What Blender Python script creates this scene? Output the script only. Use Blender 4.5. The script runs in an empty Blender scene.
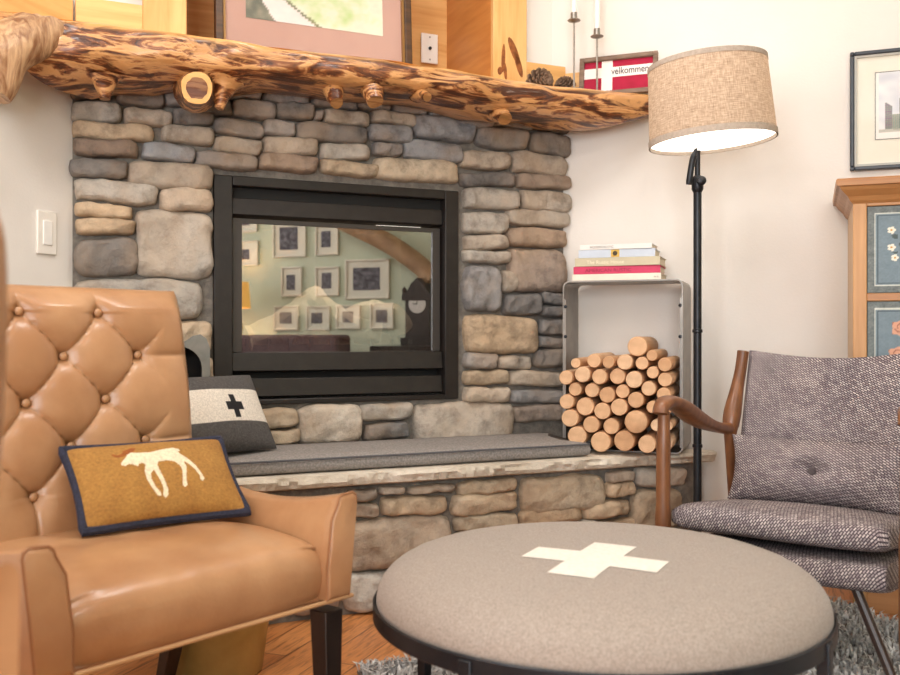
import bpy, bmesh, math, random
from mathutils import Vector, Matrix, Euler, noise
random.seed(7)
SC = bpy.context.scene
COL = SC.collection
PI = math.pi
F = 950.0            # focal length in pixels of a 900 px wide frame
CAM_H = 0.78

# ------------------------------------------------------------------ helpers
def lin(c):
    r = []
    for v in c[:3]:
        v = v / 255.0
        r.append(v / 12.92 if v <= 0.04045 else ((v + 0.055) / 1.055) ** 2.4)
    return (r[0], r[1], r[2], 1.0)

def nz(x, y, z=0.0):
    return noise.noise(Vector((x, y, z)))

class MB:
    """Collects geometry for ONE mesh object."""
    def __init__(self):
        self.v = []; self.f = []; self.uv = []; self.col = None; self.mi = []
    def add(self, vs, fs, uvs=None, cols=None, mi=0):
        b = len(self.v)
        self.v.extend([tuple(p) for p in vs])
        for k, f in enumerate(fs):
            self.f.append(tuple(i + b for i in f))
            self.uv.append([uvs[i] for i in f] if uvs else [(0.0, 0.0)] * len(f))
            self.mi.append(mi)
        if cols is not None:
            if self.col is None: self.col = [(1, 1, 1, 1)] * b
            self.col.extend(cols)
        elif self.col is not None:
            self.col.extend([(1, 1, 1, 1)] * len(vs))
        return b
    def box(self, x0, x1, y0, y1, z0, z1, M=None, col=None, mi=0):
        vs = [Vector(p) for p in ((x0,y0,z0),(x1,y0,z0),(x1,y1,z0),(x0,y1,z0),(x0,y0,z1),(x1,y0,z1),(x1,y1,z1),(x0,y1,z1))]
        if M is not None: vs = [M @ p for p in vs]
        fs = [(0,3,2,1),(4,5,6,7),(0,1,5,4),(1,2,6,5),(2,3,7,6),(3,0,4,7)]
        self.add(vs, fs, None, [col] * 8 if col else None, mi)
    def grid(self, fn, nu, nv, uvfn=None, colfn=None, flip=False, mi=0, closed_u=False):
        vs, uvs, cols = [], [], []
        n_u = nu if closed_u else nu + 1
        for j in range(nv + 1):
            for i in range(n_u):
                u, v = i / nu, j / nv
                p = fn(u, v)
                vs.append(p)
                uvs.append(uvfn(u, v) if uvfn else (u, v))
                if colfn: cols.append(colfn(u, v))
        fs = []
        for j in range(nv):
            for i in range(nu):
                a = j * n_u + i; b = j * n_u + (i + 1) % n_u
                c = b + n_u; d = a + n_u
                fs.append((a, d, c, b) if flip else (a, b, c, d))
        self.add(vs, fs, uvs, cols if colfn else None, mi)
    def loft(self, rings, cap0=True, cap1=True, col=None, closed=True):
        n = len(rings[0]); vs = [p for r in rings for p in r]; fs = []; uvs = []
        acc = 0.0
        for k, r in enumerate(rings):
            if k: acc += (Vector(r[0]) - Vector(rings[k - 1][0])).length
            per = 0.0
            for i in range(n):
                if i: per += (Vector(r[i]) - Vector(r[i - 1])).length
                uvs.append((per, acc))
        m = n if closed else n - 1
        for k in range(len(rings) - 1):
            for i in range(m):
                j = (i + 1) % n
                fs.append((k*n+i, k*n+j, (k+1)*n+j, (k+1)*n+i))
        if cap0: fs.append(tuple(range(n - 1, -1, -1)))
        if cap1: fs.append(tuple((len(rings) - 1) * n + i for i in range(n)))
        self.add(vs, fs, uvs, [col] * len(vs) if col else None)
    def tube(self, pts, rad, seg=10, col=None, closed=False, flat=None):
        P = [Vector(p) for p in pts]; n = len(P)
        R = rad if isinstance(rad, (list, tuple)) else [rad] * n
        rings = []; up = None
        for i in range(n):
            if closed: t = (P[(i + 1) % n] - P[i - 1])
            else: t = P[min(i + 1, n - 1)] - P[max(i - 1, 0)]
            t.normalize()
            if up is None:
                up = Vector((0, 0, 1)) if abs(t.z) < 0.9 else Vector((1, 0, 0))
            a = t.cross(up)
            if a.length < 1e-6: a = t.orthogonal()
            a.normalize(); b = a.cross(t).normalized(); up = b
            k = flat if flat else 1.0
            rings.append([P[i] + (a * math.cos(2*PI*q/seg) + b * k * math.sin(2*PI*q/seg)) * R[i] for q in range(seg)])
        if closed:
            rings.append(rings[0]); self.loft(rings, False, False, col)
        else: self.loft(rings, True, True, col)
    def lathe(self, prof, seg=32, M=None, col=None, cap0=True, cap1=True):
        rings = []
        for r, z in prof:
            ring = [Vector((r*math.cos(2*PI*q/seg), r*math.sin(2*PI*q/seg), z)) for q in range(seg)]
            if M is not None: ring = [M @ p for p in ring]
            rings.append(ring)
        self.loft(rings, cap0, cap1, col)
    def prism(self, poly, y0, y1, col=None):
        """polygon in x,z extruded along y (y0 front)"""
        n = len(poly)
        vs = [(x, y0, z) for x, z in poly] + [(x, y1, z) for x, z in poly]
        fs = [tuple(range(n)), tuple(range(2*n-1, n-1, -1))]
        for i in range(n):
            j = (i + 1) % n
            fs.append((i, i + n, j + n, j))
        self.add(vs, fs, None, [col] * (2*n) if col else None)
    def mesh(self, name, mats, smooth=True, merge=False, fixn=False, angle=None):
        me = bpy.data.meshes.new(name)
        me.from_pydata([tuple(p) for p in self.v], [], self.f)
        uvl = me.uv_layers.new(name='UVMap')
        flat = [c for f in self.uv for uv in f for c in uv]
        uvl.data.foreach_set('uv', flat)
        if self.col is not None:
            at = me.color_attributes.new('Col', 'FLOAT_COLOR', 'POINT')
            at.data.foreach_set('color', [c for q in self.col for c in q])
        for m in (mats if isinstance(mats, (list, tuple)) else [mats]): me.materials.append(m)
        if any(self.mi): me.polygons.foreach_set('material_index', self.mi)
        if merge or fixn:
            bm = bmesh.new(); bm.from_mesh(me)
            if merge: bmesh.ops.remove_doubles(bm, verts=bm.verts, dist=1e-5)
            if fixn: bmesh.ops.recalc_face_normals(bm, faces=bm.faces)
            bm.to_mesh(me); bm.free()
        me.polygons.foreach_set('use_smooth', [smooth] * len(me.polygons))
        if smooth and angle: me.set_sharp_from_angle(angle=math.radians(angle))
        me.update()
        return me
    def build(self, name, mats, parent=None, smooth=True, bevel=0, merge=False, fixn=False, angle=35, sub=0, segs=2):
        o = bpy.data.objects.new(name, self.mesh(name, mats, smooth, merge, fixn, angle if not bevel else None))
        COL.objects.link(o)
        if parent is not None: o.parent = parent
        if bevel:
            b = o.modifiers.new('Bevel', 'BEVEL'); b.width = bevel; b.segments = segs; b.limit_method = 'ANGLE'; b.angle_limit = math.radians(40)
            b.harden_normals = False
            o.data.set_sharp_from_angle(angle=math.radians(60))
        if sub:
            s = o.modifiers.new('Subd', 'SUBSURF'); s.levels = sub; s.render_levels = sub
        return o

def tag(o, label, cat=None, group=None, kind=None):
    o['label'] = label
    if cat: o['category'] = cat
    if group: o['group'] = group
    if kind: o['kind'] = kind
    return o
def root(name, loc=(0,0,0), rz=0.0, label=None, cat=None, group=None, kind=None):
    o = bpy.data.objects.new(name, None); COL.objects.link(o)
    o.empty_display_size = 0.1
    o.location = loc; o.rotation_euler = (0, 0, rz)
    if label: tag(o, label, cat, group, kind)
    return o
def place(o, loc, rz=0.0, rx=0.0, ry=0.0):
    o.location = loc; o.rotation_euler = (rx, ry, rz); return o
def copy_tree(o, parent=None):
    c = o.copy(); COL.objects.link(c); c.parent = parent
    for ch in list(o.children): copy_tree(ch, c)
    return c
def catmull(pts, n=8):
    P = [Vector(p) for p in pts]; out = []
    for i in range(len(P) - 1):
        p0 = P[max(i-1,0)]; p1 = P[i]; p2 = P[i+1]; p3 = P[min(i+2,len(P)-1)]
        for k in range(n):
            t = k / n
            out.append(0.5*((2*p1)+(-p0+p2)*t+(2*p0-5*p1+4*p2-p3)*t*t+(-p0+3*p1-3*p2+p3)*t**3))
    out.append(P[-1]); return out
def interp(tab, x):
    if x <= tab[0][0]: return tab[0][1]
    for (x0, y0), (x1, y1) in zip(tab, tab[1:]):
        if x <= x1: return y0 + (y1 - y0) * (x - x0) / (x1 - x0)
    return tab[-1][1]
def text_mesh(txt, size, extrude=0.0004, align='LEFT'):
    cu = bpy.data.curves.new('lettering', 'FONT'); cu.body = txt; cu.size = size; cu.extrude = extrude; cu.align_x = align
    o = bpy.data.objects.new('lettering', cu); COL.objects.link(o)
    dg = bpy.context.evaluated_depsgraph_get(); dg.update()
    me = bpy.data.meshes.new_from_object(o.evaluated_get(dg))
    bpy.data.objects.remove(o); bpy.data.curves.remove(cu)
    return me
def text_part(name, txt, size, mat, parent, loc, rot, sx=1.0):
    me = text_mesh(txt, size); me.materials.clear(); me.materials.append(mat)
    o = bpy.data.objects.new(name, me); COL.objects.link(o); o.parent = parent
    o.location = loc; o.rotation_euler = rot; o.scale = (sx, 1, 1); return o

# ------------------------------------------------------------------ materials
def newmat(name):
    m = bpy.data.materials.new(name); m.use_nodes = True
    nt = m.node_tree; nt.nodes.clear()
    out = nt.nodes.new('ShaderNodeOutputMaterial'); b = nt.nodes.new('ShaderNodeBsdfPrincipled')
    nt.links.new(b.outputs[0], out.inputs[0])
    return m, nt, b, out
def coords(nt, kind='Object', scale=(1,1,1), rot=(0,0,0)):
    tc = nt.nodes.new('ShaderNodeTexCoord'); mp = nt.nodes.new('ShaderNodeMapping')
    mp.inputs['Scale'].default_value = scale; mp.inputs['Rotation'].default_value = rot
    nt.links.new(tc.outputs[kind], mp.inputs[0]); return mp.outputs[0]
def nnoise(nt, vec, scale, detail=4, rough=.55, dist=0.0):
    n = nt.nodes.new('ShaderNodeTexNoise'); n.inputs['Scale'].default_value = scale; n.inputs['Detail'].default_value = detail
    n.inputs['Roughness'].default_value = rough; n.inputs['Distortion'].default_value = dist
    nt.links.new(vec, n.inputs['Vector']); return n.outputs['Fac']
def ramp(nt, fac, stops):
    r = nt.nodes.new('ShaderNodeValToRGB'); e = r.color_ramp.elements
    while len(e) < len(stops): e.new(0.5)
    for q, (p, c) in zip(e, stops): q.position = p; q.color = c
    nt.links.new(fac, r.inputs[0]); return r.outputs[0]
def mixc(nt, fac, a, b, mode='MIX'):
    m = nt.nodes.new('ShaderNodeMix'); m.data_type = 'RGBA'; m.blend_type = mode
    for s, x in ((0, fac), (6, a), (7, b)):
        if isinstance(x, (int, float)): m.inputs[s].default_value = x
        elif isinstance(x, tuple): m.inputs[s].default_value = x
        else: nt.links.new(x, m.inputs[s])
    return m.outputs[2]
def bump(nt, b, h, strength, dist=0.01):
    n = nt.nodes.new('ShaderNodeBump'); n.inputs['Strength'].default_value = strength; n.inputs['Distance'].default_value = dist
    nt.links.new(h, n.inputs['Height']); nt.links.new(n.outputs[0], b.inputs['Normal'])
def M(name, c1, c2=None, sc=(1,1,1), ns=6, det=4, r=.6, bs=0, bsc=None, met=0, spec=.5, kind='Object', lo=.35, hi=.65, attr=False, sheen=0, coat=0, vary=0, bd=.01, dist=0, rot=(0,0,0)):
    m, nt, b, out = newmat(name)
    vec = coords(nt, kind, sc, rot)
    fac = nnoise(nt, vec, ns, det, .55, dist)
    c = ramp(nt, fac, [(lo, lin(c1)), (hi, lin(c2 or c1))])
    if attr:
        a = nt.nodes.new('ShaderNodeAttribute'); a.attribute_name = 'Col'
        c = mixc(nt, 1.0, c, a.outputs['Color'], 'MULTIPLY')
    if vary:
        oi = nt.nodes.new('ShaderNodeObjectInfo')
        g = ramp(nt, oi.outputs['Random'], [(0, (1-vary,)*3+(1,)), (1, (1+vary*.4,)*3+(1,))])
        c = mixc(nt, 1.0, c, g, 'MULTIPLY')
    nt.links.new(c, b.inputs['Base Color'])
    b.inputs['Roughness'].default_value = r; b.inputs['Metallic'].default_value = met
    b.inputs['Specular IOR Level'].default_value = spec
    if sheen: b.inputs['Sheen Weight'].default_value = sheen
    if coat: b.inputs['Coat Weight'].default_value = coat; b.inputs['Coat Roughness'].default_value = .15
    if bs: bump(nt, b, nnoise(nt, vec, bsc or ns*4, 5), bs, bd)
    return m
def art_mat(name, r=.7, weave=0):
    m, nt, b, out = newmat(name)
    a = nt.nodes.new('ShaderNodeAttribute'); a.attribute_name = 'Col'
    c = a.outputs['Color']
    if weave:
        vec = coords(nt, 'Object', (1,1,1))
        n = nnoise(nt, vec, weave, 3)
        c = mixc(nt, 1.0, c, ramp(nt, n, [(.3, (.72,.72,.72,1)), (.7, (1.05,1.05,1.05,1))]), 'MULTIPLY')
        bump(nt, b, n, .35, .003)
    nt.links.new(c, b.inputs['Base Color']); b.inputs['Roughness'].default_value = r
    return m
def glow(name, c, s):
    m, nt, b, out = newmat(name)
    b.inputs['Base Color'].default_value = lin(c); b.inputs['Emission Color'].default_value = lin(c); b.inputs['Emission Strength'].default_value = s
    return m
def glass(name, refl=.12, tint=(1,1,1,1), r=0.0):
    m, nt, b, out = newmat(name); nt.nodes.remove(b)
    t = nt.nodes.new('ShaderNodeBsdfTransparent'); t.inputs[0].default_value = tint
    g = nt.nodes.new('ShaderNodeBsdfGlossy'); g.inputs['Roughness'].default_value = r
    x = nt.nodes.new('ShaderNodeMixShader'); x.inputs[0].default_value = refl
    nt.links.new(t.outputs[0], x.inputs[1]); nt.links.new(g.outputs[0], x.inputs[2]); nt.links.new(x.outputs[0], out.inputs[0])
    return m
def tweed(name, dark, mid, light):
    m, nt, b, out = newmat(name)
    vec = coords(nt, 'UV', (1,1,1), (0,0,math.radians(32)))
    br = nt.nodes.new('ShaderNodeTexBrick'); nt.links.new(vec, br.inputs['Vector'])
    br.inputs['Scale'].default_value = 1.0; br.inputs['Brick Width'].default_value = .0105; br.inputs['Row Height'].default_value = .0052
    br.inputs['Mortar Size'].default_value = .0016; br.inputs['Mortar Smooth'].default_value = .6
    br.inputs['Color1'].default_value = lin(light); br.inputs['Color2'].default_value = lin(mid); br.inputs['Mortar'].default_value = lin(dark)
    n = nnoise(nt, coords(nt, 'UV'), 9, 3)
    c = mixc(nt, 1.0, br.outputs['Color'], ramp(nt, n, [(.3, (.8,.78,.8,1)), (.7, (1.06,1.02,1,1))]), 'MULTIPLY')
    nt.links.new(c, b.inputs['Base Color']); b.inputs['Roughness'].default_value = .95; b.inputs['Specular IOR Level'].default_value = .15
    inv = nt.nodes.new('ShaderNodeMath'); inv.operation = 'SUBTRACT'; inv.inputs[0].default_value = 1
    nt.links.new(br.outputs['Fac'], inv.inputs[1]); bump(nt, b, inv.outputs[0], .5, .003)
    return m

wall_m = M('painted_wall', (230,225,218), (234,229,223), ns=3, r=.85, bs=.06, bsc=120, spec=.2)
ceil_m = M('ceiling_paint', (240,236,228), r=.9)
pine_m = M('pine_board', (212,154,88), (238,192,126), sc=(1.2,14,14), ns=2.2, det=5, r=.42, bs=.05, lo=.3, hi=.7, dist=.6)
pinev_m = M('pine_post', (214,158,92), (238,194,130), sc=(12,12,1.1), ns=2.4, det=5, r=.42, bs=.05, lo=.3, hi=.7, dist=.6)
pinedk_m = M('pine_return', (192,122,58), (216,150,82), sc=(2,1.4,12), ns=2.2, det=5, r=.45, lo=.3, hi=.7, rot=(math.radians(-28),0,0))
knot_m = M('pine_knot', (120,66,30), (160,94,44), ns=60, r=.5)
black_m = M('black_iron', (30,25,23), (38,33,30), ns=30, r=.45, met=.1, bs=.05)
blackdk_m = M('recess_black', (12,11,11), (18,17,16), r=.7)
steel_m = M('dark_steel', (132,127,121), (152,147,141), ns=12, r=.4, met=.55)
lampblk_m = M('bronze_black', (38,40,45), (52,54,58), ns=14, r=.38, met=.6)
nickel_m = M('brushed_nickel', (150,145,138), (168,163,156), ns=40, r=.35, met=.85)
brass_m = M('aged_brass', (160,138,76), (192,168,104), ns=9, r=.40, met=.4, lo=.3, hi=.7, bs=.05)
leather_m = M('tan_leather', (166,121,84), (189,146,107), ns=6, det=6, r=.32, coat=.12, bs=.10, bsc=160, spec=.5, bd=.004)
leatherdk_m = M('tan_leather_seam', (146,100,66), (166,118,82), ns=9, r=.45)
legdk_m = M('espresso_wood', (34,24,20), (46,33,27), sc=(8,8,1), ns=6, r=.35)
felt_m = M('grey_felt', (142,131,122), (168,157,147), ns=320, det=3, r=.95, bs=.25, bsc=300, spec=.1, sheen=.15, bd=.002)
benchfelt_m = M('bench_felt', (128,123,119), (158,152,148), ns=170, det=3, r=.95, bs=.25, bsc=300, spec=.1, bd=.002)
creamfelt_m = M('cream_felt', (224,218,208), (234,229,220), ns=120, r=.95, bs=.15, bsc=300, spec=.1, bd=.002)
navy_m = M('navy_piping', (30,32,48), (44,46,66), ns=200, r=.9)
teak_m = M('oiled_teak', (100,60,36), (138,90,56), sc=(6,6,1.2), ns=7, det=5, r=.38, lo=.3, hi=.7, coat=.15)
tweed_m = tweed('tweed_weave', (72,63,70), (152,141,143), (220,211,207))
logend_m = None
paper_m = M('book_pages', (232,222,200), (214,202,178), sc=(1,1,60), ns=9, r=.9)
white_m = M('white_plastic', (242,240,235), r=.4)
candle_m = M('white_wax', (246,243,236), r=.35)
rugbase_m = M('rug_backing', (120,114,108), (146,140,134), ns=30, r=1)
pile_m = M('rug_pile', (255,255,255), (225,222,220), ns=20, r=1, attr=True, spec=.1)
stone_m, _nt, _b, _o = newmat('river_stone')
_vec = coords(_nt, 'Object')
_a = _nt.nodes.new('ShaderNodeAttribute'); _a.attribute_name = 'Col'
_c = mixc(_nt, 1.0, _a.outputs['Color'], ramp(_nt, nnoise(_nt, _vec, 16, 9, .68), [(.30, (.50,.49,.49,1)), (.5,(1,1,1,1)), (.72, (1.28,1.25,1.2,1))]), 'MULTIPLY')
_c = mixc(_nt, ramp(_nt, nnoise(_nt, _vec, 5, 3), [(.42,(0,0,0,1)),(.68,(.55,.55,.55,1))]), _c, lin((176,150,122)))
_nt.links.new(_c, _b.inputs['Base Color']); _b.inputs['Roughness'].default_value = .8; _b.inputs['Specular IOR Level'].default_value = .3
bump(_nt, _b, nnoise(_nt, _vec, 48, 9, .7), .8, .010)
mortar_m = M('mortar', (108,102,95), (134,127,118), ns=40, det=6, r=.95, bs=.6, bsc=90)
slab_m = M('hearth_stone', (186,174,156), (226,217,202), ns=9, det=8, r=.9, bs=.9, bsc=45, lo=.3, hi=.7)
firelog_m = M('ceramic_log', (196,170,136), (236,214,184), ns=16, det=6, r=.9, bs=.4)
fireglass_m = glass('fireplace_glass', .42, (.8,.8,.8,1))
picglass_m = glass('picture_glass', .06)
# oak-like floor
floor_m, _nt, _b, _o = newmat('wood_floor')
_v = coords(_nt, 'Object', (1,1,1), (0,0,PI/2))
_br = _nt.nodes.new('ShaderNodeTexBrick'); _nt.links.new(_v, _br.inputs['Vector'])
for k, x in (('Scale',1.0),('Brick Width',1.3),('Row Height',.095),('Mortar Size',.0016)): _br.inputs[k].default_value = x
_br.inputs['Color1'].default_value = lin((190,120,66)); _br.inputs['Color2'].default_value = lin((214,146,88)); _br.inputs['Mortar'].default_value = lin((96,56,30))
_g = nnoise(_nt, coords(_nt, 'Object', (26,2.2,1)), 3.4, 8, .68, 1.2)
_c = mixc(_nt, 1.0, _br.outputs['Color'], ramp(_nt, _g, [(.33,(.38,.32,.27,1)),(.52,(1,1,1,1)),(.8,(1.12,1.1,1.05,1))]), 'MULTIPLY')
_nt.links.new(_c, _b.inputs['Base Color']); _b.inputs['Roughness'].default_value = .32
bump(_nt, _b, _g, .08, .004)
# varnished log: streaks of dark inner bark over pale heartwood
log_m, _nt, _b, _o = newmat('varnished_log')
_v = coords(_nt, 'Object', (2.2,9,14))
_n1 = nnoise(_nt, _v, 1.7, 8, .62, 1.6)
_n2 = nnoise(_nt, coords(_nt, 'Object', (3,9,9)), 2.2, 5, .6, .8)
_c = ramp(_nt, _n1, [(.44, lin((74,38,20))), (.50, lin((138,80,42))), (.55, lin((212,160,106))), (.62, lin((208,152,94))), (.72, lin((140,84,44)))])
_c = mixc(_nt, ramp(_nt, _n2, [(.54,(0,0,0,1)),(.62,(1,1,1,1))]), _c, lin((196,142,88)))
_a = _nt.nodes.new('ShaderNodeAttribute'); _a.attribute_name = 'Col'
_sep = _nt.nodes.new('ShaderNodeSeparateColor'); _nt.links.new(_a.outputs['Color'], _sep.inputs[0])
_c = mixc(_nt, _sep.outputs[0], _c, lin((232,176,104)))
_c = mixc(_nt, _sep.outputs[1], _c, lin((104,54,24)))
_nt.links.new(_c, _b.inputs['Base Color']); _b.inputs['Roughness'].default_value = .3
_b.inputs['Coat Weight'].default_value = .25; _b.inputs['Coat Roughness'].default_value = .12
bump(_nt, _b, _n1, .5, .012)
# firewood: sides and sawn ends with growth rings (local Y is the log's axis)
wood_m, _nt, _b, _o = newmat('peeled_firewood')
_tc = _nt.nodes.new('ShaderNodeTexCoord')
_sx = _nt.nodes.new('ShaderNodeMapping'); _sx.inputs['Scale'].default_value = (1,0,1); _nt.links.new(_tc.outputs['Object'], _sx.inputs[0])
_w = _nt.nodes.new('ShaderNodeTexWave'); _w.wave_type = 'RINGS'; _w.rings_direction = 'SPHERICAL'; _w.inputs['Scale'].default_value = 60; _w.inputs['Distortion'].default_value = 3; _w.inputs['Detail'].default_value = 3
_nt.links.new(_sx.outputs[0], _w.inputs[0])
_c = ramp(_nt, _w.outputs['Fac'], [(0, lin((216,168,126))), (1, lin((236,196,156)))])
_n = nnoise(_nt, coords(_nt, 'Object', (1,.2,1)), 45, 4)
_c = mixc(_nt, 1.0, _c, ramp(_nt, _n, [(.3,(.78,.74,.7,1)),(.6,(1,1,1,1))]), 'MULTIPLY')
_oi = _nt.nodes.new('ShaderNodeObjectInfo')
_c = mixc(_nt, 1.0, _c, ramp(_nt, _oi.outputs['Random'], [(0,(.84,.78,.72,1)),(.45,(1,1,1,1)),(.8,(1.02,1.04,1.06,1)),(1,(1.06,1.2,1.36,1))]), 'MULTIPLY')
_nt.links.new(_c, _b.inputs['Base Color']); _b.inputs['Roughness'].default_value = .7
bump(_nt, _b, _n, .2, .004)
# linen lampshade
linen_m, _nt, _b, _o = newmat('linen_shade')
_n = nnoise(_nt, coords(_nt, 'UV', (1,9,1)), 38, 3); _n2 = nnoise(_nt, coords(_nt, 'UV', (9,1,1)), 38, 3)
_mm = _nt.nodes.new('ShaderNodeMath'); _mm.operation = 'ADD'; _nt.links.new(_n, _mm.inputs[0]); _nt.links.new(_n2, _mm.inputs[1])
_mh = _nt.nodes.new('ShaderNodeMath'); _mh.operation = 'MULTIPLY'; _mh.inputs[1].default_value = .5; _nt.links.new(_mm.outputs[0], _mh.inputs[0])
_c = ramp(_nt, _mh.outputs[0], [(.36, lin((138,118,100))), (.64, lin((200,180,160)))])
_nt.links.new(_c, _b.inputs['Base Color']); _b.inputs['Roughness'].default_value = .95
_t = _nt.nodes.new('ShaderNodeBsdfTranslucent'); _nt.links.new(_c, _t.inputs[0])
_x = _nt.nodes.new('ShaderNodeMixShader'); _x.inputs[0].default_value = .3
_nt.links.new(_b.outputs[0], _x.inputs[1]); _nt.links.new(_t.outputs[0], _x.inputs[2]); _nt.links.new(_x.outputs[0], _o.inputs[0])

# ------------------------------------------------------------------ the room's axes (camera stands over the origin, looking along +Y)
E1 = Vector((.911, .412, 0)).normalized(); NF = Vector((E1.y, -E1.x, 0)); P0 = Vector((-1.09, 2.73, 0))   # fireplace face across the corner
R1 = Vector((.9354, -.3535, 0)).normalized(); NR = Vector((R1.y, -R1.x, 0))                                # right wall
L1 = Vector((-R1.y, R1.x, 0))                                                                             # left wall runs along L1
AF = math.atan2(E1.y, E1.x); AR = math.atan2(R1.y, R1.x); AL = math.atan2(L1.y, L1.x); AG = math.atan2(-L1.y, -L1.x)
WF = 1.65
CR = P0 + E1 * WF                                                                                         # corner fireplace / right wall
R_G = 2.514; L_R = CR.dot(L1); L_B = -2.9
G0 = R1 * R_G + L1 * L_R                                                                                  # corner right wall / gallery wall
def fpt(s, d, h=0.0): return P0 + E1 * s + NF * d + Vector((0, 0, h))
def rpt(t, d, h=0.0): return CR + R1 * t + NR * d + Vector((0, 0, h))
def ray(px, py): return Vector(((px - 450) / F, 1.0, (337.5 - py) / F))
def on_plane(px, py, o, e, n, d):
    """where a sight line meets the plane at distance d from a wall: (along, height)"""
    r = ray(px, py); c = Vector((0, 0, CAM_H)); q = o + n * d
    k = (q - c).dot(n) / r.dot(n); p = c + r * k
    return (p - o).dot(e), p.z
def fpx(px, py, d=0.0): return on_plane(px, py, P0, E1, NF, d)
def rpx(px, py, d=0.0): return on_plane(px, py, CR, R1, NR, d)
def gpx(px, py):
    """a point mirrored in the fire glass, on the gallery wall: (along from the right-wall corner, height)"""
    r = ray(px, py); rn = r - NF * 2 * r.dot(NF)
    c = Vector((0, 0, CAM_H)); dd = (c - P0).dot(NF); cm = c - NF * 2 * (dd + .0)
    k = (R_G - cm.dot(R1)) / rn.dot(R1); p = cm + rn * k
    return (p - G0).dot(-L1), p.z
# ------------------------------------------------------------------ setting
def panel(mb, x0, x1, z0, z1, holes, y0, y1):
    xs = sorted({x0, x1} | {h[0] for h in holes} | {h[1] for h in holes})
    zs = sorted({z0, z1} | {h[2] for h in holes} | {h[3] for h in holes})
    for a, b in zip(xs, xs[1:]):
        for c, d in zip(zs, zs[1:]):
            mx, mz = (a + b) / 2, (c + d) / 2
            if not any(h[0] < mx < h[1] and h[2] < mz < h[3] for h in holes):
                mb.box(a, b, y0, y1, c, d)
def struct(o, label): o['kind'] = 'structure'; o['label'] = label; o['category'] = label.split()[-1] if False else 'room'; return o
CEIL = 2.75
XB = L_B - P0.dot(L1)
m = MB(); m.box(XB, 0.08, 0, .1, 0, CEIL)
struct(place(m.build('wall_left', wall_m, smooth=False), P0, AL), 'cream painted wall left of the stone fireplace with the light switch')
XR = R_G - CR.dot(R1)
m = MB(); m.box(-.08, XR, 0, .1, 0, CEIL)
struct(place(m.build('wall_right', wall_m, smooth=False), CR, AR), 'cream painted wall behind the floor lamp and painted cupboard')
NI0, NI1, NID = .322, 1.350, .37      # niche above the mantel
FX0, FX1, FZ0, FZ1 = .4034, 1.2226, .572, 1.276
m = MB(); panel(m, 0, WF, 0, CEIL, [(NI0-.022, NI1+.022, 1.63, 2.32), (FX0+.03, FX1-.03, FZ0+.03, FZ1-.03)], 0.0, .06)
struct(place(m.build('wall_corner', wall_m, smooth=False), P0 - NF*.035, AF), 'cream painted wall across the corner above the mantel')
XG = L_R - L_B
m = MB(); panel(m, 0, XG, 0, CEIL, [], 0, .1)
struct(place(m.build('wall_gallery', M('sage_wall', (206,216,192), r=.85), smooth=False), G0, AG), 'pale wall hung with framed photographs, mirrored in the fire glass')
# back wall with two tall windows, behind the camera
B0 = R1 * P0.dot(R1) + L1 * L_B; BW = R_G - P0.dot(R1)
AB = math.atan2(-R1.y, -R1.x); BR0 = R1 * R_G + L1 * L_B
wins = [(.75, 2.05, .45, 2.35), (2.45, 3.75, .45, 2.35)]
m = MB(); panel(m, 0, BW, 0, CEIL, wins, 0, .1)
struct(place(m.build('wall_back', wall_m, smooth=False), BR0, AB), 'cream painted wall with two tall windows facing the fireplace')
trim_m = M('white_trim', (240,238,232), r=.5)
for k, (a, b, c, d) in enumerate(wins):
    m = MB(); t = .06
    m.box(a, a+t, .02, .09, c, d); m.box(b-t, b, .02, .09, c, d); m.box(a+t, b-t, .02, .09, c, c+t); m.box(a+t, b-t, .02, .09, d-t, d)
    m.box((a+b)/2-.02, (a+b)/2+.02, .03, .08, c+t, d-t); m.box(a+t, b-t, .03, .08, (c+d)/2-.02, (c+d)/2+.02)
    struct(place(m.build('window_%d' % (k+1), trim_m, smooth=False), BR0, AB), 'tall white framed window in the wall facing the fireplace')
def room_poly(z):
    a = R1*P0.dot(R1) + L1*L_B; return [a, BR0, G0, CR, P0]
m = MB(); pts = [p + Vector((0,0,CEIL)) for p in room_poly(0)]; m.add(pts, [(0,1,2,3,4)][::-1])
struct(m.build('ceiling', ceil_m, smooth=False), 'plain white ceiling')
m = MB(); m.box(-3.2, 4.2, -6.6, 1.2, -.05, 0)
struct(place(m.build('floor', floor_m, smooth=False), CR, AR), 'glossy orange-brown oak plank floor')

# pine boards: niche above the mantel and the low boards on the wall beside it
m = MB()
m.box(NI0-.02, NI1+.02, NID, NID+.02, 1.60, 2.32)                 # niche back
struct(place(m.build('trim_1', pine_m, smooth=False), P0, AF), 'honey pine boards at the back of the niche above the mantel')
m = MB(); m.box(NI1, NI1+.02, .0, NID, 1.62, 2.32); m.box(NI0-.02, NI0, .0, NID, 1.62, 2.32); m.box(NI0, NI1, 0, NID, 2.30, 2.32)
struct(place(m.build('trim_2', pinedk_m, smooth=False), P0, AF), 'honey pine side boards of the niche above the mantel')
m = MB(); m.box(NI1, 1.482, -.022, 0, 1.60, 2.36)
po = struct(place(m.build('trim_3', pinev_m, smooth=False, bevel=.003), P0, AF), 'wide knotty pine post right of the niche')
m = MB()
for x, z, a, w, l in ((1.388,1.745,.05,.007,.05),(1.396,1.70,-.1,.006,.03),(1.43,1.775,-.42,.013,.05),(1.448,1.73,-.30,.011,.045),(1.375,1.70,.1,.009,.014)):
    ring = [(x + w*math.cos(t)*math.cos(a) + l*math.sin(t)*math.sin(a), z + l*math.sin(t)*math.cos(a) - w*math.cos(t)*math.sin(a)) for t in [2*PI*q/14 for q in range(14)]]
    m.prism(ring, -.0235, -.0215)
m.build('knot', knot_m, po, smooth=False)
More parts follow.
